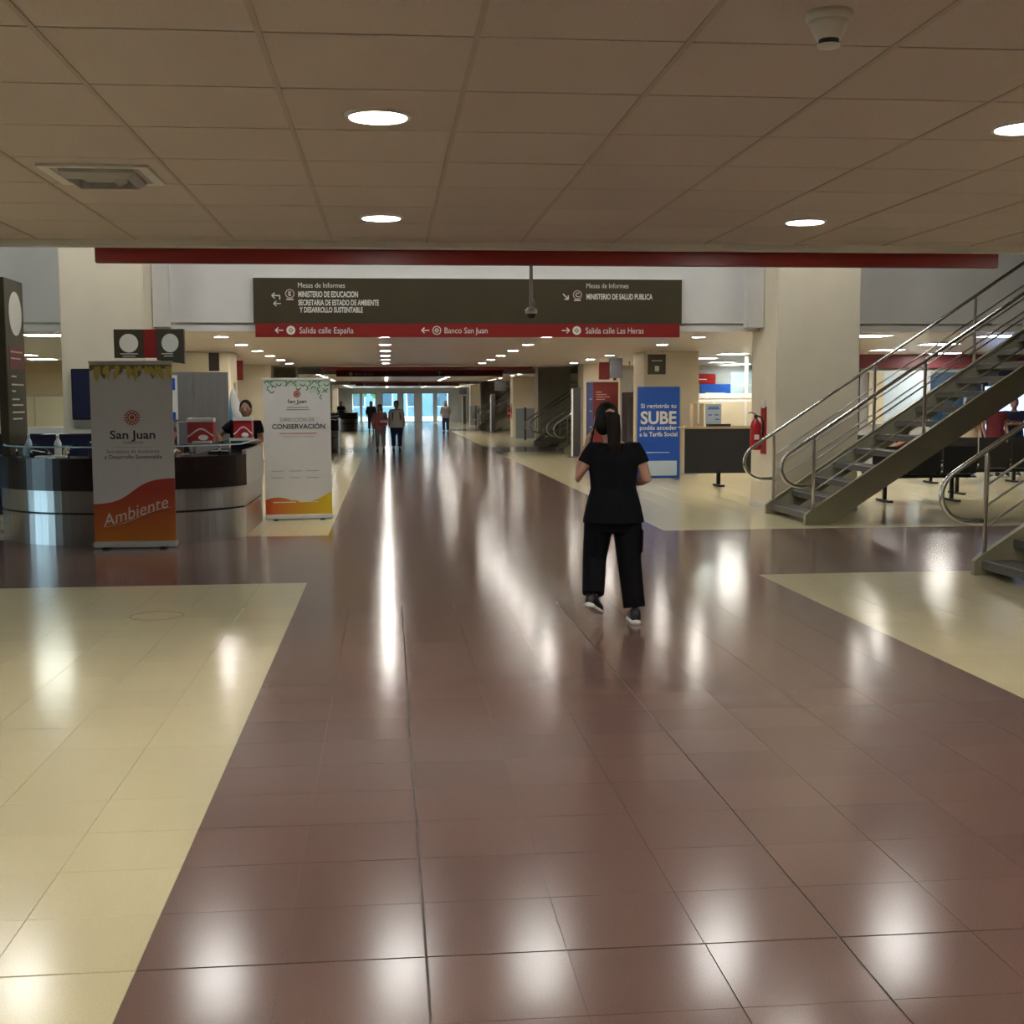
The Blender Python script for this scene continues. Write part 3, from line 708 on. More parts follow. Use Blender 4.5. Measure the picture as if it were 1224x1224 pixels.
# sign head with two white discs on a post behind the wave banner
t = thing('service_sign', 'olive sign box with a red stripe and two white discs above the counter', 'sign', (-3.02, 16.5, 0))
finish('post', tube(bmesh.new(), [(.02, .06, 0), (.02, .06, 2.1)], .03, 10), 'grey_frame', t, True)
B('left_panel', 'sign_olive', t, -.43, -.06, 0, .1, 2.15, 2.51); B('red_stripe', 'sign_red', t, -.06, .10, -.005, .1, 2.15, 2.51)
bm = bmesh.new()
va = [bm.verts.new(p) for p in ((.1, 0, 2.12), (.46, -.12, 2.07), (.46, -.12, 2.51), (.1, 0, 2.51))]; vb = [bm.verts.new(p) for p in ((.1, .1, 2.12), (.46, -.02, 2.07), (.46, -.02, 2.51), (.1, .1, 2.51))]
bm.faces.new(va); bm.faces.new(vb[::-1])
for k in range(4): bm.faces.new((va[k], vb[k], vb[(k + 1) % 4], va[(k + 1) % 4]))
finish('right_panel', bm, 'sign_olive', t)
finish('white_disc', disc_bm(-.245, 2.335, .118, -.004), 'sign_white', t)
d = finish('white_disc', disc_bm(0, 0, .118, 0), 'sign_white', t, loc=(.28, -.066, 2.335)); d.rotation_euler = (0, 0, -math.atan2(.12, .36))
for x in (-.245, .28):
    for q in (0, 1): B('text_line', 'sign_white', t, x - .11 + .03 * q, x + .11 - .03 * q, (-.004 if x < 0 else -.066) - .006, (-.004 if x < 0 else -.066) - .002, 2.195 - .03 * q, 2.205 - .03 * q)
# tall sign slab
t = thing('sign_slab', 'tall thin dark olive sign slab with a white oval disc at the counter end', 'sign', (-4.66, 15.75, 0))
B('slab', 'sign_olive', t, 0, .1, 0, .78, 0.04, 3.09, bev=.006); B('plinth', 'grey_frame', t, -.03, .13, -.03, .81, 0, .05)
bm = bmesh.new(); n = 32; bm.faces.new([bm.verts.new((.104, .42 + .27 * math.cos(2 * math.pi * k / n), 2.68 + .27 * math.sin(2 * math.pi * k / n))) for k in range(n)])
finish('white_disc', bm, 'sign_white', t)
B('red_block', 'maroon', t, .1, .104, .12, .76, 2.0, 2.27)
for k, (z, w) in enumerate(((2.2, .5), (2.12, .42), (1.9, .2), (1.8, .5), (1.72, .15), (1.62, .3), (1.55, .45), (1.46, .5), (1.38, .4))):
    B('text_line', 'sign_white' if z < 2 else 'sign_pink', t, .104, .107, .16, .16 + w, z, z + .018)

# ------------------------------------------------------------------ roll-up banners
def sun_logo(x, z, r, parent, y, m1='ink_red'):
    p = finish('sun_emblem', disc_bm(x, z, r * .3, y), m1, parent)
    for ringr, cnt, s in ((.55, 10, .16), (.85, 16, .13)):
        for k in range(cnt):
            a = 2 * math.pi * k / cnt; finish('ray', disc_bm(x + ringr * r * math.cos(a), z + ringr * r * math.sin(a), s * r, y - .0006, 8), m1, p)
def rollup(name, label, x0, x1, y, top, lean=0.0):
    cx = (x0 + x1) / 2; w = (x1 - x0) / 2
    t = thing(name, label, 'banner', (cx, y, 0))
    B('base_case', 'white_plastic', t, -w - .01, w + .01, -.06, .06, .012, .075, bev=.012)
    for s in (-1, 1): B('foot', 'black', t, s * w * .7 - .03, s * w * .7 + .03, -.12, .12, 0, .016)
    B('sheet', 'banner_white', t, -w, w, -.006, 0, .07, top - .03); B('top_rail', 'white_plastic', t, -w - .008, w + .008, -.014, .010, top - .035, top, bev=.006)
    finish('support_pole', tube(bmesh.new(), [(0, .03, .05), (0, .012, top - .03)], .01, 8), 'grey_frame', t, True)
    return t, w
t, w = rollup('rollup_banner', 'white standing banner with an orange wave and yellow flowers at the top', -3.19, -2.32, 13.98, 2.03)
Yb = -.0085
curve = [(-w + 2 * w * k / 24, .48 + .14 * (1 / (1 + math.exp(-(k - 11.5) / 2.6))) * 2) for k in range(25)]
finish('orange_wave', poly(bmesh.new(), [(-w, .075)] + [(w, .075)] + curve[::-1], Yb, -.005), 'orange_print', t)
B('printed_ground', 'leaf_olive', t, -w + .002, w - .002, -.0072, -.005, 1.945, 1.99)
random.seed(3)
for k in range(24):
    x = -w + .03 + (2 * w - .06) * k / 23; ln = .07 + .11 * abs(math.sin(k * 1.35)); a = random.uniform(-.7, .7)
    pts = [(0, 0), (.016, -.3 * ln), (.02, -.6 * ln), (0, -ln), (-.02, -.6 * ln), (-.016, -.3 * ln)]
    pts = [(min(w, max(-w, x + u * 1.5 * math.cos(a) - v * math.sin(a))), min(1.985, 1.985 + u * 1.5 * math.sin(a) + v * math.cos(a))) for u, v in pts]
    finish('printed_petal', poly(bmesh.new(), pts, Yb - .0004 * (k % 3), -.0062), 'leaf_yellow' if k % 3 else 'leaf_olive', t)
sun_logo(.0, 1.42, .085, t, Yb)
text('San Juan', 0, 1.235, Yb, .088, 'ink', t, .48, 'C', bold=.02)
text('GOBIERNO', 0, 1.15, Yb, .032, 'ink_grey', t, .22, 'C'); B('rule', 'ink_grey', t, -.19, .19, Yb, -.005, 1.098, 1.101)
text('Secretaría de Ambiente', 0, 1.055, Yb, .04, 'ink_grey', t, .56, 'C', bold=.008)
text('y Desarrollo Sustentable', 0, .995, Yb, .04, 'ink', t, .61, 'C', bold=.01)
text('Ambiente', .0, .40, Yb - .001, .13, 'print_white', t, .74, 'C', rot=math.radians(17), shear=.35)
finish('underline_stroke', tube(bmesh.new(), [(-.31 + .7 * k / 12, Yb, .215 + .24 * (1 / (1 + math.exp(-(k - 6) / 2.3)))) for k in range(13)], .009, 6, flat=.4), 'print_white', t)

t, w = rollup('rollup_banner', 'white standing banner with green leaf pattern and an orange to yellow foot', -1.645, -.76, 17.05, 1.90)
t.rotation_euler = (0, 0, math.radians(6))
curve = [(-w + 2 * w * k / 30, .255 + .05 * math.sin(2 * math.pi * (k / 30 * 1.05 + .06)) + (.09 * (k / 30) ** 2 if k > 12 else 0)) for k in range(31)]
finish('orange_wave', poly(bmesh.new(), [(-w, .075), (w, .075)] + curve[::-1], Yb, -.005), 'orange_yellow_print', t)
B('mint_ground', 'ink_mint', t, -w + .004, w - .004, Yb + .001, -.005, 1.79, 1.865); B('mint_ground', 'ink_mint', t, .16, w - .004, Yb + .001, -.005, 1.70, 1.79)
random.seed(5)
def arc_leaf(x, z, r, a0, a1):
    n = 7; o_ = [(x + r * math.cos(a0 + (a1 - a0) * k / n), z + r * math.sin(a0 + (a1 - a0) * k / n)) for k in range(n + 1)]
    i_ = [(x + r * .62 * math.cos(a0 + (a1 - a0) * k / n), z + r * .62 * math.sin(a0 + (a1 - a0) * k / n)) for k in range(n + 1)]
    finish('printed_leaf', poly(bmesh.new(), o_ + i_[::-1], Yb - .0004, -.006), 'ink_green', t)
for k in range(11):
    x = -w + .05 + (2 * w - .1) * k / 10; q = k % 4
    arc_leaf(x, 1.825, .037, q * math.pi / 2, q * math.pi / 2 + math.pi)
for k, (x, z) in enumerate(((-.3, 1.765), (-.36, 1.76), (.02, 1.77), (.12, 1.765), (.22, 1.755), (.3, 1.75), (.38, 1.76), (.27, 1.71), (.37, 1.70), (.33, 1.645), (-.33, 1.73))): arc_leaf(x, z, .033, k * 1.57, k * 1.57 + math.pi)
sun_logo(.0, 1.685, .05, t, Yb)
text('San Juan', 0, 1.59, Yb, .045, 'ink', t, .25, 'C', bold=.01); B('rule', 'ink_grey', t, -.04, .04, Yb, -.005, 1.548, 1.552)
B('text_line', 'ink_grey', t, -.13, .15, Yb, -.005, 1.505, 1.513); B('text_line', 'ink_grey', t, -.14, .16, Yb, -.005, 1.475, 1.483)
text('DIRECCIÓN DE', 0, 1.345, Yb, .048, 'ink_grey', t, .45, 'C'); text('CONSERVACIÓN', .015, 1.255, Yb, .062, 'ink', t, .70, 'C', bold=.02)
B('text_line', 'ink_red', t, -.24, .25, Yb, -.005, 1.158, 1.168); B('text_line', 'ink_grey', t, -.2, .22, Yb, -.005, 1.115, 1.119)
for x in (-.27, -.03, .2):
    for q, z in enumerate((.655, .565)): B('text_line', 'ink_grey', t, x - .09, x + .07, Yb, -.005, z, z + .006)
B('text_line', 'sign_white', t, -.34, -.04, Yb - .002, -.005, .232, .244); B('text_line', 'sign_white', t, 0, .26, Yb - .002, -.005, .236, .246)

cx_, w = 5.40, .43
t = thing('display_banner', 'blue standing banner with large white lettering beside the black desk', 'banner', (cx_, 24.8, 0))
B('panel', 'banner_blue', t, -w, w, -.01, .01, .02, 1.85); B('side_frame', 'steel', t, w, w + .02, -.015, .015, 0, 1.85); B('side_frame', 'steel', t, -w - .02, -w, -.015, .015, 0, 1.85)
B('white_field', 'pale_blue', t, -.37, .38, -.013, -.009, .07, .37)
for s in (-1, 1): B('foot', 'grey_frame', t, s * .36 - .025, s * .36 + .025, -.2, .25, 0, .025)
for txt_, z, h, wd, bo in (('Si registrás tu', 1.47, .085, .72, .02), ('SUBE', 1.235, .24, .73, .03), ('podés acceder', 1.035, .085, .76, .02), ('a la Tarifa Social', .905, .085, .77, .02)):
    text(txt_, 0, z, -.013, h, 'sign_white', t, wd, 'C', bold=bo)
B('text_line', 'sign_white', t, -.25, .23, -.013, -.009, .53, .545); B('text_line', 'kiosk_blue', t, -.35, .35, -.012, -.009, .70, .712)

# ------------------------------------------------------------------ black desk and the things by the right partition
t = thing('desk', 'long black desk with a solid front on T-shaped legs', 'desk', (5.35, 22.4, 0))
B('front_panel', 'black_soft', t, .02, 2.4, 0, .03, .25, 1.06); B('top', 'box_beige', t, 0, 2.42, -.04, .46, 1.06, 1.10, bev=.004)
for x in (.71, 1.9):
    l = B('leg', 'black', t, x - .03, x + .03, .2, .28, .03, 1.06); B('leg_foot', 'black', l, x - .05, x + .05, -.02, .44, 0, .035)
    B('leg_bracket', 'black', l, x - .03, x + .03, .02, .22, .3, .36)
t = thing('notice_stand', 'white notice with blue print standing on the black desk', 'notice', (5.95, 22.62, 1.10))
finish('sheet', poly(bmesh.new(), [(-.15, 0), (.15, 0), (.15, .41), (-.15, .41)], -.004, .004), 'pale_blue', t)
for z, a, b in ((.34, -.1, .1), (.31, -.11, .11), (.2, -.1, -.03), (.2, .02, .1), (.12, .03, .11)): B('print_line', 'banner_blue', t, a, b, -.007, -.003, z, z + .018)
B('support', 'white_plastic', t, -.1, .1, 0, .08, 0, .02)
o = B('paper_tray', 'black', None, 5.80, 6.22, 22.40, 22.56, 1.10, 1.145, bev=.004); tag(o, 'flat black tray lying on the black desk', 'tray')
t = thing('storage_box', 'tall beige carton standing on the black desk', 'box', (5.67, 22.74, 1.10))
B('body', 'box_beige', t, -.1, .1, -.12, .12, 0, .42); B('flap', 'box_beige', t, -.1, .1, -.125, -.118, .34, .425); B('tape', 'white', t, -.02, .02, -.128, -.12, .05, .42)
pw = struct(B('wall_partition_right', 'white', None, 6.62, 9.6, 28.0, 28.08, 0, 1.62))
for k in range(4): B('panel', 'wall_cream', pw, 6.66 + .74 * k, 7.34 + .74 * k, 27.98, 28.0, .1, 1.55)
pr = struct(B('window_1', 'white', None, 6.62, 9.6, 27.99, 28.09, 1.62, 1.73))
for x in (6.62, 8.1, 9.54): B('mullion', 'white', pr, x, x + .06, 27.99, 28.09, 1.73, 2.57)
for x in (6.68, 8.16): B('pane', 'clear_glass', pr, x, x + 1.4, 28.03, 28.04, 1.73, 2.57)
struct(B('wall_back_room', 'wall_grey', None, 5.6, XR, 36.3, 36.4, 0, CZ))
for k, (x, z, wd, h, m_, lab) in enumerate(((8.8, 2.05, 1.6, .3, 'red_paint', 'long red wall banner inside the glazed room'), (9.6, 1.55, .9, .5, 'banner_blue', 'blue poster on the wall of the glazed room'), (10.6, 1.7, 1.1, .7, 'pale_blue', 'pale blue poster on the wall of the glazed room'))):
    t = thing('poster', lab, 'poster', (x, 36.27, z)); B('sheet', m_, t, -wd / 2, wd / 2, 0, .02, 0, h); B('print_line', 'sign_white', t, -wd / 3, wd / 3, -.003, 0, h * .4, h * .5)
t = thing('wall_telephone', 'small white wall box with a dark handset beside the cream column', 'telephone', (6.80, 27.95, 1.0))
B('body', 'white_plastic', t, -.1, .1, -.03, .05, .1, .5, bev=.01); finish('handset', tube(bmesh.new(), [(-.08, -.05, .42), (-.09, -.06, .3), (-.08, -.05, .16)], [.025, .016, .025], 8), 'black', t, True)
# kiosk, brown machine, small hanging signs
t = thing('info_kiosk', 'information kiosk with a red front and a blue side past the walking person', 'kiosk', (5.10, 31.0, 0))
B('body', 'kiosk_blue', t, 0, .62, 0, 1.1, .05, 2.04); B('red_front', 'kiosk_red', t, -.005, .625, -.02, .0, .05, 2.05); B('base', 'grey_frame', t, -.03, .65, -.05, 1.13, 0, .06); B('top_cap', 'white_plastic', t, -.01, .63, -.03, 1.1, 2.04, 2.07)
for z, a in ((1.78, .14), (1.72, .26), (1.66, .34), (1.6, .22)): B('print_line', 'sign_pink', t, .07, .07 + a, -.024, -.02, z, z + .02)
for z in (1.6, 1.3, .9): B('print_line', 'pale_blue', t, -.004, 0, .2, .6, z, z + .03)
t = thing('vending_machine', 'dark brown machine between the kiosk and the column', 'machine', (5.86, 30.2, 0))
B('body', 'totem_dark', t, -.06, .62, 0, .7, .04, 1.78, bev=.01); B('window', 'gap_dark', t, 0, .4, -.008, 0, .7, 1.65); B('coin_panel', 'box_beige', t, .45, .56, -.01, 0, 1.0, 1.4); B('base', 'black', t, -.03, .6, .03, .68, 0, .05)
bm = bmesh.new(); random.seed(11)
t = thing('potted_plant', 'dried tan branching plant in a pot on top of the brown machine', 'plant', (6.05, 30.5, 1.78))
finish('pot', lathe(bmesh.new(), [(.08, 0), (.1, .14), (.09, .14)]), 'box_beige', t, True)
for k in range(9):
    a = random.uniform(0, 6.28); r = random.uniform(.08, .22); h = random.uniform(.35, .68)
    s_ = finish('branch', tube(bmesh.new(), [(0, 0, .1), (r * .4 * math.cos(a), r * .4 * math.sin(a), h * .6), (r * math.cos(a), r * math.sin(a), h + .1)], [.012, .01, .006], 5), 'box_beige', t)
    for q in range(3): 
        bm = bmesh.new(); u = .5 + .22 * q; ellipsoid(bm, (r * u * math.cos(a) + .02, r * u * math.sin(a), h * u + .1), (.03, .02, .05), 8, 5); finish('leaf', bm, 'box_beige', s_)
def hang_sign(x, y, z0, z1, w, material, label, d=.08, mark=None):
    t = thing('hanging_sign', label, 'sign', (x, y, z0))
    B('box', material, t, -w / 2, w / 2, -d / 2, d / 2, 0, z1 - z0, bev=.004)
    for s in (-1, 1): finish('hanger', tube(bmesh.new(), [(s * w * .3, 0, z1 - z0 - .005), (s * w * .3, 0, CZ - z0 + .005)], .006, 6), 'steel', t)
    if mark:
        B('print_block', mark, t, -w * .12, w * .12, -d / 2 - .004, -d / 2, (z1 - z0) * .15, (z1 - z0) * .42); B('print_line', mark, t, -w * .3, w * .3, -d / 2 - .004, -d / 2, (z1 - z0) * .66, (z1 - z0) * .70)
hang_sign(5.40, 25.0, 2.10, 2.5, .36, 'sign_olive', 'small dark green hanging sign above the blue banner', mark='ink_mint')
hang_sign(5.37, 31.0, 2.1, 2.53, .26, 'kiosk_red', 'small dark red hanging sign above the information kiosk')
hang_sign(5.30, 27.0 + 2, 2.1, 2.56, .3, 'totem_dark', 'small dark brown hanging sign beside the cream column edge')
t = thing('hanging_pole', 'black pole hanging from the ceiling over the kiosk', 'pole', (5.66, 31.1, 2.10)); finish('tube', tube(bmesh.new(), [(0, 0, 0), (0, 0, .515)], .035, 8), 'black', t); finish('end_cap', lathe(bmesh.new(), [(.045, -.015), (.045, .02)], 12), 'black', t)
hang_sign(-3.42, 25.6, 2.2, 2.56, .2, 'totem_dark', 'small brown hanging sign above the flag behind the counter')
hang_sign(-3.48, 30.3, 2.1, 2.56, .2, 'kiosk_red', 'narrow dark red hanging sign deeper behind the counter')
for k, y in ((1, 57.5), (2, 86)):
    hang_sign(5.15, y, 2.05, 2.5, .52, 'totem_dark', 'dark square sign hanging on the staircase side past the %s opening' % ('second', 'third')[k - 1])
# slim totems on round feet
def totem(y, label):
    t = thing('totem', label, 'sign', (5.27, y, 0))
    finish('foot', lathe(bmesh.new(), [(.24, 0), (.24, .012), (.2, .02)], 28), 'black', t, True)
    B('white_edge', 'white', t, -.13, -.08, -.03, .03, .018, 1.92); B('dark_face', 'totem_dark', t, -.08, .13, -.025, .025, .018, 1.94, bev=.004)
totem(35.05, 'slim dark grey totem with a white edge on a round foot near the second opening')
totem(63.1, 'slim dark totem on a round foot near the third opening'); totem(87.0, 'slim dark totem on a round foot near the glass doors')
for k, y in ((1, 50.5), (2, 79)):
    t = thing('booth_partition', 'low partition of grey blue panels on the staircase side past the %s opening' % ('second', 'third')[k - 1], 'partition', (5.05, y, 0))
    for q in range(4):
        B('panel', 'booth_panel', t, .1 + .42 * q, .44 + .42 * q, 0, .04, .06, 1.28); B('post', 'totem_dark', t, .44 + .42 * q, .52 + .42 * q, -.02, .06, 0, 1.32)
# fire extinguishers
def extinguisher(x, y, label):
    t = thing('fire_extinguisher', label, 'fire extinguisher', (x, y, .86))
    finish('cylinder', lathe(bmesh.new(), [(.07, .0), (.078, .02), (.078, .34), (.06, .40), (.025, .44), (.022, .46)], 20), 'red_paint', t, True)
    v = finish('valve', lathe(bmesh.new(), [(.024, .45), (.026, .50), (.014, .51)], 12), 'black', t, True)
    finish('lever', tube(bmesh.new(), [(.0, 0, .51), (-.06, 0, .54), (-.11, 0, .53)], .008, 6), 'black', v)
    finish('hose', tube(bmesh.new(), [(.02, 0, .49), (.07, -.03, .47), (.10, -.04, .40), (.09, -.05, .18)], .013, 8), 'black', t, True)
    B('label', 'white', t, -.04, .03, -.083, -.075, .15, .22)
    B('bracket', 'steel', t, .06, .125, -.03, .03, .25, .28)
    B('back_plate', 'red_paint', t, .11, .125, -.12, .12, -.06, .62); B('notice', 'white', t, .105, .112, -.08, .09, .60, .72)
extinguisher(5.295, 17.75, 'red fire extinguisher mounted on the cream column beside the staircase')
extinguisher(5.295, 54.9, 'distant red fire extinguisher on a cream column past the second opening')

# ------------------------------------------------------------------ office behind the tall sign slab (left)
pl = struct(B('wall_partition_left', 'navy', None, -9.5, -4.48, 18.45, 18.53, 0, 1.15)); B('sill', 'white', pl, -9.5, -4.46, 18.38, 18.58, 1.15, 1.24)
wl_ = struct(B('window_2', 'white', None, -4.56, -4.47, 18.42, 18.5, 0, 2.57))
for x in (-9.5, -7.0): B('mullion', 'white', wl_, x, x + .06, 18.42, 18.5, 1.24, 2.57)
B('pane', 'clear_glass', wl_, -6.94, -4.56, 18.455, 18.465, 1.24, 2.57); B('pane', 'clear_glass', wl_, -9.44, -7.0, 18.455, 18.465, 1.24, 2.57)
wo = struct(B('wall_office', 'wall_tan', None, XL, -4.8, 33.0, 33.1, 0, CZ))
for k in range(5): B('panel', 'wall_cream', wo, -9.9 + 1.02 * k, -8.92 + 1.02 * k, 32.96, 33.0, .2, 1.75)
B('rail', 'wall_grey', wo, -10, -4.8, 32.94, 33.0, 1.76, 1.8)

# ------------------------------------------------------------------ waiting area on the right
wb = struct(B('wall_waiting', 'wall_grey', None, 9.66, XR, 28.3, 28.4, 0, 2.3)); B('maroon_beam', 'maroon', wb, 9.66, XR, 28.15, 28.4, 2.3, CZ)
B('dark_pane', 'navy', wb, 9.8, 10.9, 28.27, 28.3, .9, 2.25); B('dark_pane', 'blue_glass', wb, 12.6, 13.4, 28.27, 28.3, .9, 2.2); B('dark_pane', 'navy', wb, 13.5, 15.4, 28.27, 28.3, 1.2, 2.25)
t = thing('notice_board', 'large pale bluish board on the back wall of the waiting area', 'board', (11.75, 28.22, 1.05))
B('board', 'pale_blue', t, -.3, .65, 0, .05, 0, 1.15); B('board', 'wall_cream', t, -.65, -.3, 0, .05, 0, 1.15); B('frame', 'white', t, -.68, .68, .01, .06, 1.15, 1.19); B('frame', 'white', t, -.68, .68, .01, .06, -.04, 0)
t = thing('display_screen', 'bright blue lit display standing behind the benches', 'screen', (13.55, 26.6, 0))
B('screen', 'screen_blue', t, -.45, .5, -.02, 0, .75, 1.85); B('case', 'black', t, -.5, .55, 0, .08, .7, 1.9); B('stand', 'black', t, -.05, .1, .02, .1, .02, .72); B('foot', 'black', t, -.4, .45, -.2, .3, 0, .03)
def bench(x, y, n, label, rz=0.0):
    t = thing('waiting_bench', label, 'bench', (x, y, 0), rz)
    B('beam', 'black', t, 0, .56 * n, .16, .22, .36, .42)
    for k in range(n):
        a = .56 * k + .02; bm = bmesh.new(); box(bm, a, a + .52, .02, .46, .42, .455, bev=.012); s_ = finish('seat', bm, 'black_soft', t)
        B('seat_edge', 'steel', s_, a + .06, a + .46, -.002, .03, .425, .437)
        bm = bmesh.new(); poly(bm, [(a, .44), (a + .52, .44), (a + .52, .86), (a, .86)], -.03, .0); finish('backrest', bm, 'black_soft', t)
    for x_ in (.3, .56 * n - .3):
        l = B('leg', 'black', t, x_ - .025, x_ + .025, .165, .215, .03, .37); B('leg_foot', 'black', l, x_ - .03, x_ + .03, -.08, .46, 0, .035)
    return t
bench(7.35, 18.55, 3, 'black waiting bench just behind the wide staircase')
bench(9.15, 19.9, 4, 'black waiting bench of the second row past the staircase')
bench(11.6, 19.9, 4, 'black waiting bench at the far end of the second row')
bench(9.9, 22.6, 4, 'black waiting bench of the third row below the notice board'); bench(7.4, 24.6, 4, 'black waiting bench near the cream column and the desk')
bench(12.3, 22.6, 4, 'black waiting bench of the third row in front of the lit display')

# ------------------------------------------------------------------ people
def remesh(bm, voxel, material, name, parent, it=2):
    me = bpy.data.meshes.new(name); bmesh.ops.recalc_face_normals(bm, faces=bm.faces); bm.to_mesh(me); bm.free()
    o = bpy.data.objects.new(name, me); COL.objects.link(o)
    r = o.modifiers.new('r', 'REMESH'); r.mode = 'VOXEL'; r.voxel_size = voxel
    s = o.modifiers.new('s', 'SMOOTH'); s.iterations = it; s.factor = .5
    dg = bpy.context.evaluated_depsgraph_get(); m2 = bpy.data.meshes.new_from_object(o.evaluated_get(dg))
    bpy.data.objects.remove(o); bpy.data.meshes.remove(me)
    m2.name = name; m2.materials.clear(); m2.materials.append(M[material])
    for p in m2.polygons: p.use_smooth = True
    return link(bpy.data.objects.new(name, m2), parent)
mat('skin', (0.47, 0.26, 0.185), 0.55, noise=.05, scale=10); mat('skin_dark', (0.33, 0.18, 0.12), 0.55, noise=.05, scale=10)
mat('hair', (0.010, 0.007, 0.006), 0.6, spec=0.2, noise=.3, scale=60, stretch=(1, 1, .15)); mat('hair_brown', (0.07, 0.035, 0.02), 0.5, noise=.3, scale=60, stretch=(1, 1, .15))
mat('cloth_black', (0.005, 0.005, 0.008), 0.9, noise=.1, scale=30, spec=0.2); mat('cloth_dark', (0.020, 0.018, 0.026), 0.85); mat('cloth_navy', (0.02, 0.025, 0.08), 0.85)
mat('cloth_pink', (0.55, 0.20, 0.19), 0.85); mat('cloth_white', (0.74, 0.70, 0.64), 0.85); mat('cloth_grey', (0.26, 0.24, 0.22), 0.85); mat('cloth_beige', (0.50, 0.40, 0.28), 0.85)
mat('cloth_maroon', (0.16, 0.02, 0.03), 0.85); mat('lips', (0.35, 0.10, 0.09), 0.5); mat('eye', (0.02, 0.015, 0.01), 0.3); mat('clip_beige', (0.62, 0.40, 0.30), 0.4)
def lerp(a, b, t): return tuple(a[i] + (b[i] - a[i]) * t for i in range(3))
def person(label, loc, rz, J=None, top='cloth_black', trousers='cloth_black', hair='hair', skin='skin', shoes='black', long_hair=0.0, ponytail=False,
           scale=1.0, voxel=.011, sleeve=.55, stout=1.0, pelvis=(0, 0, .86), lean=(0, 0), feet=None, sole='white', face_tilt=0.0, group=None, hem=.09, leg=.9, chest=1.0, hx=0.0):
    t = thing('person', label, 'person', loc, rz, group); t.scale = (scale,) * 3
    j = dict(shl=(-.175, 0, 1.29), shr=(.175, 0, 1.29), ell=(-.235, -.03, 1.04), elr=(.235, -.03, 1.04), wrl=(-.24, .07, .83), wrr=(.24, .07, .83),
             hpl=(-.088, 0, .84), hpr=(.088, 0, .84), knl=(-.10, .03, .46), knr=(.10, .03, .46), anl=(-.105, -.03, .085), anr=(.105, -.03, .085))
    px, py, pz = pelvis; dz = pz - .86
    up = lambda z: (px + lean[0] * (z - .86), py + lean[1] * (z - .86), z + dz)      # torso line
    for k in ('shl', 'shr', 'ell', 'elr', 'wrl', 'wrr'):
        x, y, z = j[k]; u = up(min(z, 1.29)); j[k] = (x + u[0], y + u[1], z + dz)
    for k in ('hpl', 'hpr'): x, y, z = j[k]; j[k] = (x + px, y + py, z + dz)
    j.update(J or {})
    hc = up(1.485); hc = (hc[0] + hx, hc[1] + .02 + face_tilt * .06, hc[2]); nk = up(1.36); nk = (nk[0] + hx * .6, nk[1], nk[2])
    torso = [(.70, .17, .115), (.80, .178, .118), (.90, .168, .112), (1.0, .152, .10), (1.1, .16, .105), (1.2, .178, .11), (1.27, .172, .095), (1.32, .105, .07), (1.345, .06, .055)]
    # skin: one continuous body
    bm = bmesh.new()
    rings(bm, [(*up(z), a * .86 * stout * chest, b * .86 * stout) for z, a, b in torso[1:]])
    tube(bm, [up(1.30), nk, (hc[0], hc[1] - .015, hc[2] - .04)], [.055, .05, .05], 12)
    ellipsoid(bm, hc, (.074, .092, .115)); ellipsoid(bm, (hc[0], hc[1] + .025, hc[2] - .06), (.052, .06, .055), 12, 8)
    tube(bm, [(hc[0], hc[1] + .085, hc[2] + .015), (hc[0], hc[1] + .112, hc[2] - .022), (hc[0], hc[1] + .09, hc[2] - .032)], [.009, .015, .01], 8)
    for s in (-1, 1): ellipsoid(bm, (hc[0] + s * .077, hc[1] - .008, hc[2] - .005), (.012, .022, .032), 8, 6)
    for s in 'lr':
        sg = -1 if s == 'l' else 1
        sh, el, wr = j['sh' + s], j['el' + s], j['wr' + s]
        tube(bm, [lerp(sh, up(1.25), .4), sh, lerp(sh, el, .5), el, lerp(el, wr, .35), wr], [.05, .052, .046, .038, .038, .026], 12)
        d = (Vector(wr) - Vector(el)).normalized(); side = Vector((-sg, 0, 0)) - d * d.dot(Vector((-sg, 0, 0)))
        side = side.normalized() if side.length > .1 else Vector((0, 1, 0)); fw = side if j.get('palm' + s) is None else Vector(j['palm' + s])
        nrm = d.cross(Vector((0, 1, 0))); nrm = nrm.normalized() if nrm.length > .2 else Vector((1, 0, 0))
        acr = d.cross(nrm).normalized()                        # across the knuckles
        if j.get('acr' + s): acr = Vector(j['acr' + s]).normalized(); nrm = d.cross(acr).normalized()
        curl = Vector(j.get('curl' + s, tuple(-nrm * sg)))
        w0 = Vector(wr)
        for q in range(5): tube(bm, [w0 - d * .01 + acr * (q - 2) * .005, w0 + d * .04 + acr * (q - 2) * .014, w0 + d * .085 + acr * (q - 2) * .016], [.014, .015, .012], 8)
        for q, ln in enumerate((.062, .075, .07, .052)):
            b0 = w0 + d * .08 + acr * (q - 1.5) * .0215; b1 = b0 + d * ln * .5 + curl * ln * .12; b2 = b1 + d * ln * .3 + curl * ln * .3; b3 = b2 + d * ln * .12 + curl * ln * .28
            tube(bm, [b0, b1, b2, b3], [.0095, .009, .0085, .007], 8)
        b0 = w0 + d * .025 + acr * -.028; tube(bm, [b0, b0 + d * .03 - acr * .022 + curl * .006, b0 + d * .058 - acr * .028 + curl * .016], [.012, .0105, .008], 8)
        hp, kn, an = j['hp' + s], j['kn' + s], j['an' + s]
        tube(bm, [hp, lerp(hp, kn, .5), kn, lerp(kn, an, .35), an], [.08, .07, .05, .05, .034], 12)
    remesh(bm, voxel, skin, 'body', t)
    # face
    for s in (-1, 1): finish('eye', ellipsoid(bmesh.new(), (hc[0] + s * .03, hc[1] + .082, hc[2] + .012), (.011, .008, .006), 8, 6), 'eye', t, True)
    finish('mouth', ellipsoid(bmesh.new(), (hc[0], hc[1] + .088, hc[2] - .062), (.02, .008, .006), 10, 6), 'lips', t, True)
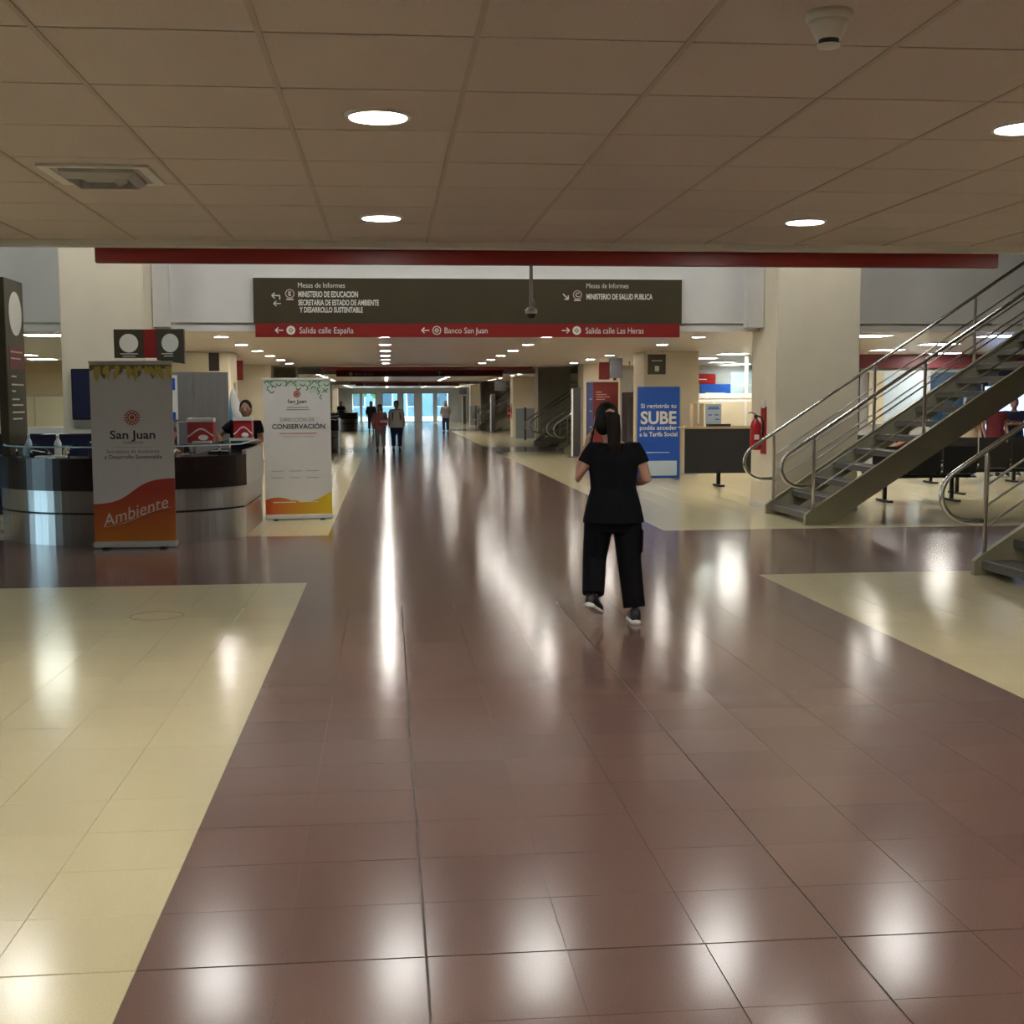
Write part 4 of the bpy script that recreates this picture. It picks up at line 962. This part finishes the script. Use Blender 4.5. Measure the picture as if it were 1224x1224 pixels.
    # top
    bm = bmesh.new(); r3 = [(.755, .186, .13)] + torso[1:]
    rings(bm, [(*up(z), (a + .016) * stout * (1.0 if z > 1.25 else 1.05) * (chest if z > .93 else (1 + chest) / 2 if z > .85 else 1), (b + .018) * stout) for z, a, b in r3[:-1]])
    for s in 'lr':
        sh, el, wr = j['sh' + s], j['el' + s], j['wr' + s]
        path = [lerp(sh, up(1.25), .7), lerp(sh, up(1.25), .3), sh, lerp(sh, el, .25), lerp(sh, el, min(sleeve, 1))]; rad = [.06, .062, .06, .062, .062]
        if sleeve > 1: path += [lerp(el, wr, sleeve - 1)]; rad += [.048]
        tube(bm, path, rad, 14)
    remesh(bm, voxel, top, 'shirt', t, 3)
    # trousers
    bm = bmesh.new(); rings(bm, [(*up(z), a * stout, b * stout) for z, a, b in ((.69, .14, .105), (.74, .17, .12), (.80, .185, .128), (.88, .18, .124), (.96, .165, .112))] if pz > .7 else [(px, py, pz + q, a * stout, b * stout) for q, a, b in ((-.1, .15, .12), (-.03, .185, .14), (.05, .18, .13), (.12, .165, .115))])
    for s in 'lr':
        hp, kn, an = j['hp' + s], j['kn' + s], j['an' + s]; sg = -1 if s == 'l' else 1
        lo_ = lerp(an, kn, hem / .4)
        tube(bm, [(hp[0], hp[1], hp[2] + .03), lerp(hp, kn, .45), kn, lerp(kn, an, .5), lo_], [.10 * stout, .096 * stout, .085 * leg, .08 * leg, .078 * leg], 14)
    remesh(bm, voxel, trousers, 'trousers', t, 3)
    # shoes
    for s in 'lr':
        an = Vector(j['an' + s]); fd = Vector((feet or {}).get(s, (0, 1, 0))).normalized(); sd = fd.cross(Vector((0, 0, 1))).normalized(); un = sd.cross(fd)
        def foot_loft(rows):
            bm = bmesh.new(); R2 = []
            for u, hw, z0, z1 in rows:
                c_ = an + fd * u; R2.append([bm.verts.new(c_ + sd * hw * cx + un * (z0 + (z1 - z0) * cz)) for cx, cz in ((-.8, 0), (.8, 0), (1, .25), (.85, .75), (.4, 1), (-.4, 1), (-.85, .75), (-1, .25))])
            for a, b in zip(R2, R2[1:]):
                for k in range(8): bm.faces.new((a[k], a[(k + 1) % 8], b[(k + 1) % 8], b[k]))
            bm.faces.new(R2[0][::-1]); bm.faces.new(R2[-1]); return bm
        sh = finish('shoe', foot_loft([(-.075, .025, -.06, -.02), (-.06, .036, -.062, .03), (.0, .038, -.062, .035), (.06, .043, -.062, -.005), (.13, .045, -.062, -.02), (.175, .03, -.062, -.035), (.187, .012, -.06, -.045)]), shoes, t, True)
        finish('sole', foot_loft([(-.085, .026, -.088, -.055), (-.065, .041, -.088, -.052), (.0, .041, -.088, -.056), (.07, .047, -.088, -.056), (.14, .048, -.088, -.056), (.185, .032, -.086, -.055), (.197, .012, -.08, -.058)]), sole, sh, True)
    # hair
    bm = bmesh.new(); ellipsoid(bm, (hc[0], hc[1] - .018, hc[2] + .030), (.085, .092, .103)); ellipsoid(bm, (hc[0], hc[1] - .045, hc[2] - .02), (.078, .06, .085))
    if long_hair: rings(bm, [(hc[0], hc[1] - .05, hc[2] + .04, .082, .07), (hc[0], hc[1] - .055, hc[2] - .06, .088, .062), (hc[0], hc[1] - .06, hc[2] - .06 - long_hair * .5, .085, .05), (hc[0], hc[1] - .065, hc[2] - .06 - long_hair, .05, .03)], 14)
    if ponytail:
        tube(bm, [(hc[0] + .01, hc[1] - .09, hc[2] + .05), (hc[0] + .025, hc[1] - .135, hc[2] + .02), (hc[0] + .032, hc[1] - .135, hc[2] - .08), (hc[0] + .035, hc[1] - .13, hc[2] - .18), (hc[0] + .035, hc[1] - .125, hc[2] - .25)], [.045, .05, .05, .045, .02], 12)
        ellipsoid(bm, (hc[0] - .03, hc[1] - .045, hc[2] - .02), (.062, .06, .09))
    remesh(bm, voxel, hair, 'hair', t, 3)
    return t, j, hc
# the woman walking away, phone at her left ear
J = dict(shl=(-.148, 0, 1.235), shr=(.158, 0, 1.235), ell=(-.255, -.01, 1.035), elr=(.232, -.04, 1.025), wrl=(-.19, .055, 1.25), wrr=(.16, .17, .985),
         hpl=(-.095, 0, .80), hpr=(.095, 0, .80), knl=(-.125, .06, .45), knr=(.115, .0, .45), anl=(-.155, -.06, .19), anr=(.145, -.06, .088),
         acrl=(.1, .95, -.3), curll=(1, -.1, .1))
wt, wj, whc = person('woman in black top and trousers walking away with a phone at her ear', (1.59, 8.78, 0), 0, J, scale=1.0, voxel=.0075, pelvis=(0, 0, .82), stout=1.06,
       ponytail=True, feet={'l': (.45, .85, -.38), 'r': (.06, 1, 0)}, sleeve=.5, hem=.025, skin='skin', leg=1.02, chest=.88, hx=-.05)
finish('hair_clip', tube(bmesh.new(), [(-.065, -.095, 1.50), (-.05, -.118, 1.513), (-.03, -.13, 1.505), (-.015, -.125, 1.49)], .011, 8), 'clip_beige', wt, True)
for z, s in ((.53, 1),): finish('cargo_pocket', poly(bmesh.new(), [(.185, .50), (.20, .51), (.205, .66), (.19, .68)], -.07, .07), 'cloth_black', wt)
t = thing('smartphone', 'dark smartphone held to the walking woman\'s ear', 'phone', (1.59 - .135, 8.78 + .09, 1.36)); t.rotation_euler = (math.radians(18), math.radians(8), 0)
B('case', 'black', t, -.005, .005, -.036, .036, -.075, .075, bev=.003); B('screen', 'navy', t, .0045, .006, -.033, .033, -.07, .07)
B('camera_bump', 'grey_frame', t, -.008, -.004, -.03, -.006, .04, .066)
# people down the walkway
Pl = dict(anl=(-.12, .14, .085), knl=(-.10, .12, .45), anr=(.10, -.12, .085))
person('woman in pink top and grey trousers walking beside the man in white', (-.24, 40.3, 0), math.pi, dict(Pl, wrl=(-.05, .22, 1.02), elr=(.26, 0, 1.03)), top='cloth_pink', trousers='cloth_grey', voxel=.013, scale=.93, sole='black', long_hair=.1, hair='hair_brown', sleeve=1.6)
mw, mj, mh = person('man in white top and dark trousers walking beside the woman in pink', (.28, 40.2, 0), math.pi, dict(anr=(.10, .08, .085), anl=(-.10, -.08, .085)), top='cloth_white', trousers='cloth_navy', voxel=.013, scale=1.0, stout=1.15, sole='black')
finish('backpack_strap', tube(bmesh.new(), [(-.1, .02, 1.34), (-.11, .14, 1.2), (-.13, .12, 1.0)], .014, 6), 'cloth_dark', mw); finish('backpack_strap', tube(bmesh.new(), [(.1, .02, 1.34), (.11, .14, 1.2), (.13, .12, 1.0)], .014, 6), 'cloth_dark', mw)
t = thing('handbag', 'small red and white bag held in front of the woman in pink', 'bag', (-.12, 40.02, .82)); B('body', 'red_paint', t, -.14, .12, -.06, .02, 0, .18, bev=.02); B('flap', 'white', t, -.12, .11, -.066, -.055, .1, .17); finish('strap', tube(bmesh.new(), [(-.1, 0, .17), (0, .0, .3), (.1, 0, .17)], .008, 6), 'black', t)
person('person in dark clothes with shoulder bag far down the hall', (-.86, 66.8, 0), math.pi, top='cloth_dark', trousers='cloth_dark', voxel=.018, sole='black', long_hair=.15, sleeve=1.6)
person('person with long dark hair and navy trousers far down the walkway', (2.86, 62.2, 0), math.pi * .9, top='cloth_grey', trousers='cloth_navy', voxel=.018, sole='black', long_hair=.3, sleeve=1.4)
# staff at the counter
person('man in black shirt leaning over behind the counter beside the white and red carton', (-1.95, 17.27, 0), math.pi, dict(ell=(-.25, .1, 1.06), wrl=(-.12, .36, 1.05), elr=(.32, .08, 1.12), wrr=(.24, .40, 1.06)), top='cloth_black', trousers='cloth_dark', skin='skin_dark', lean=(-.1, .18), voxel=.012, scale=1.0, face_tilt=.6)
person('woman with brown hair sitting behind the counter at the edge of the wave banner', (-2.72, 16.15, 0), math.pi, dict(knl=(-.1, .38, .48), knr=(.1, .38, .48), anl=(-.1, .36, .088), anr=(.1, .36, .088), ell=(-.22, .12, .86), elr=(.22, .12, .86), wrl=(-.12, .32, .99), wrr=(.12, .32, .99)),
       top='cloth_dark', trousers='cloth_dark', hair='hair_brown', pelvis=(0, 0, .57), voxel=.012, long_hair=.16)
def chair(x, y, rz, label):
    t = thing('office_chair', label, 'chair', (x, y, 0), rz)
    bm = bmesh.new(); box(bm, -.22, .22, -.2, .22, .40, .45, bev=.02); finish('seat', bm, 'black_soft', t); bm = bmesh.new(); box(bm, -.2, .2, -.26, -.22, .52, .92, bev=.02); finish('backrest', bm, 'black_soft', t)
    finish('back_arm', tube(bmesh.new(), [(0, -.1, .39), (0, -.28, .42), (0, -.275, .7)], .018, 8), 'black', t); finish('gas_lift', tube(bmesh.new(), [(0, 0, .08), (0, 0, .41)], .025, 10), 'black', t)
    for k in range(5):
        a = 2 * math.pi * k / 5; l = finish('leg', tube(bmesh.new(), [(0, 0, .1), (.24 * math.cos(a), .24 * math.sin(a), .06)], .02, 6), 'black', t); finish('castor', ellipsoid(bmesh.new(), (.25 * math.cos(a), .25 * math.sin(a), .03), (.03, .03, .03), 8, 6), 'black', l)
chair(-2.72, 16.15, math.pi, 'black office chair under the woman sitting behind the counter')
SIT = dict(knl=(-.1, .40, .50), knr=(.1, .40, .50), anl=(-.1, .40, .088), anr=(.1, .40, .088), wrl=(-.12, .26, .62), wrr=(.12, .26, .62), ell=(-.23, .05, .75), elr=(.23, .05, .75))
person('seated person with dark hair waiting in front of the pale board', (10.3, 24.4, 0), math.pi * .5, SIT, top='cloth_maroon', trousers='cloth_dark', pelvis=(0, 0, .55), voxel=.016)
person('standing person in maroon beyond the benches', (12.15, 24.2, 0), math.pi, top='cloth_maroon', trousers='cloth_navy', voxel=.016)
person('standing person with folded arms in beige trousers beyond the benches', (12.75, 24.6, 0), math.pi * .9, dict(ell=(-.26, .05, 1.05), elr=(.26, .05, 1.05), wrl=(.06, .2, 1.12), wrr=(-.06, .22, 1.08)), top='cloth_navy', trousers='cloth_beige', skin='skin_dark', voxel=.016)
person('standing person in a beige shirt beyond the benches', (11.5, 24.0, 0), math.pi, top='cloth_beige', trousers='cloth_grey', voxel=.016, scale=.97)
person('clerk in dark clothes behind the round counter of the third opening', (-2.6, 71.7, 0), math.pi * .9, top='cloth_dark', trousers='cloth_dark', voxel=.02)
person('clerk in navy behind the round counter of the second opening', (-2.5, 43.9, 0), math.pi * 1.1, top='cloth_navy', trousers='cloth_dark', voxel=.018, scale=.9)
t = thing('stool', 'simple bench stool below the seated person before the pale board', 'stool', (10.3, 24.4, 0)); B('seat', 'black_soft', t, -.25, .25, -.25, .25, .40, .44, bev=.01)
for sx in (-1, 1):
    for sy in (-1, 1): B('leg', 'black', t, sx * .21 - .015, sx * .21 + .015, sy * .21 - .015, sy * .21 + .015, 0, .41)
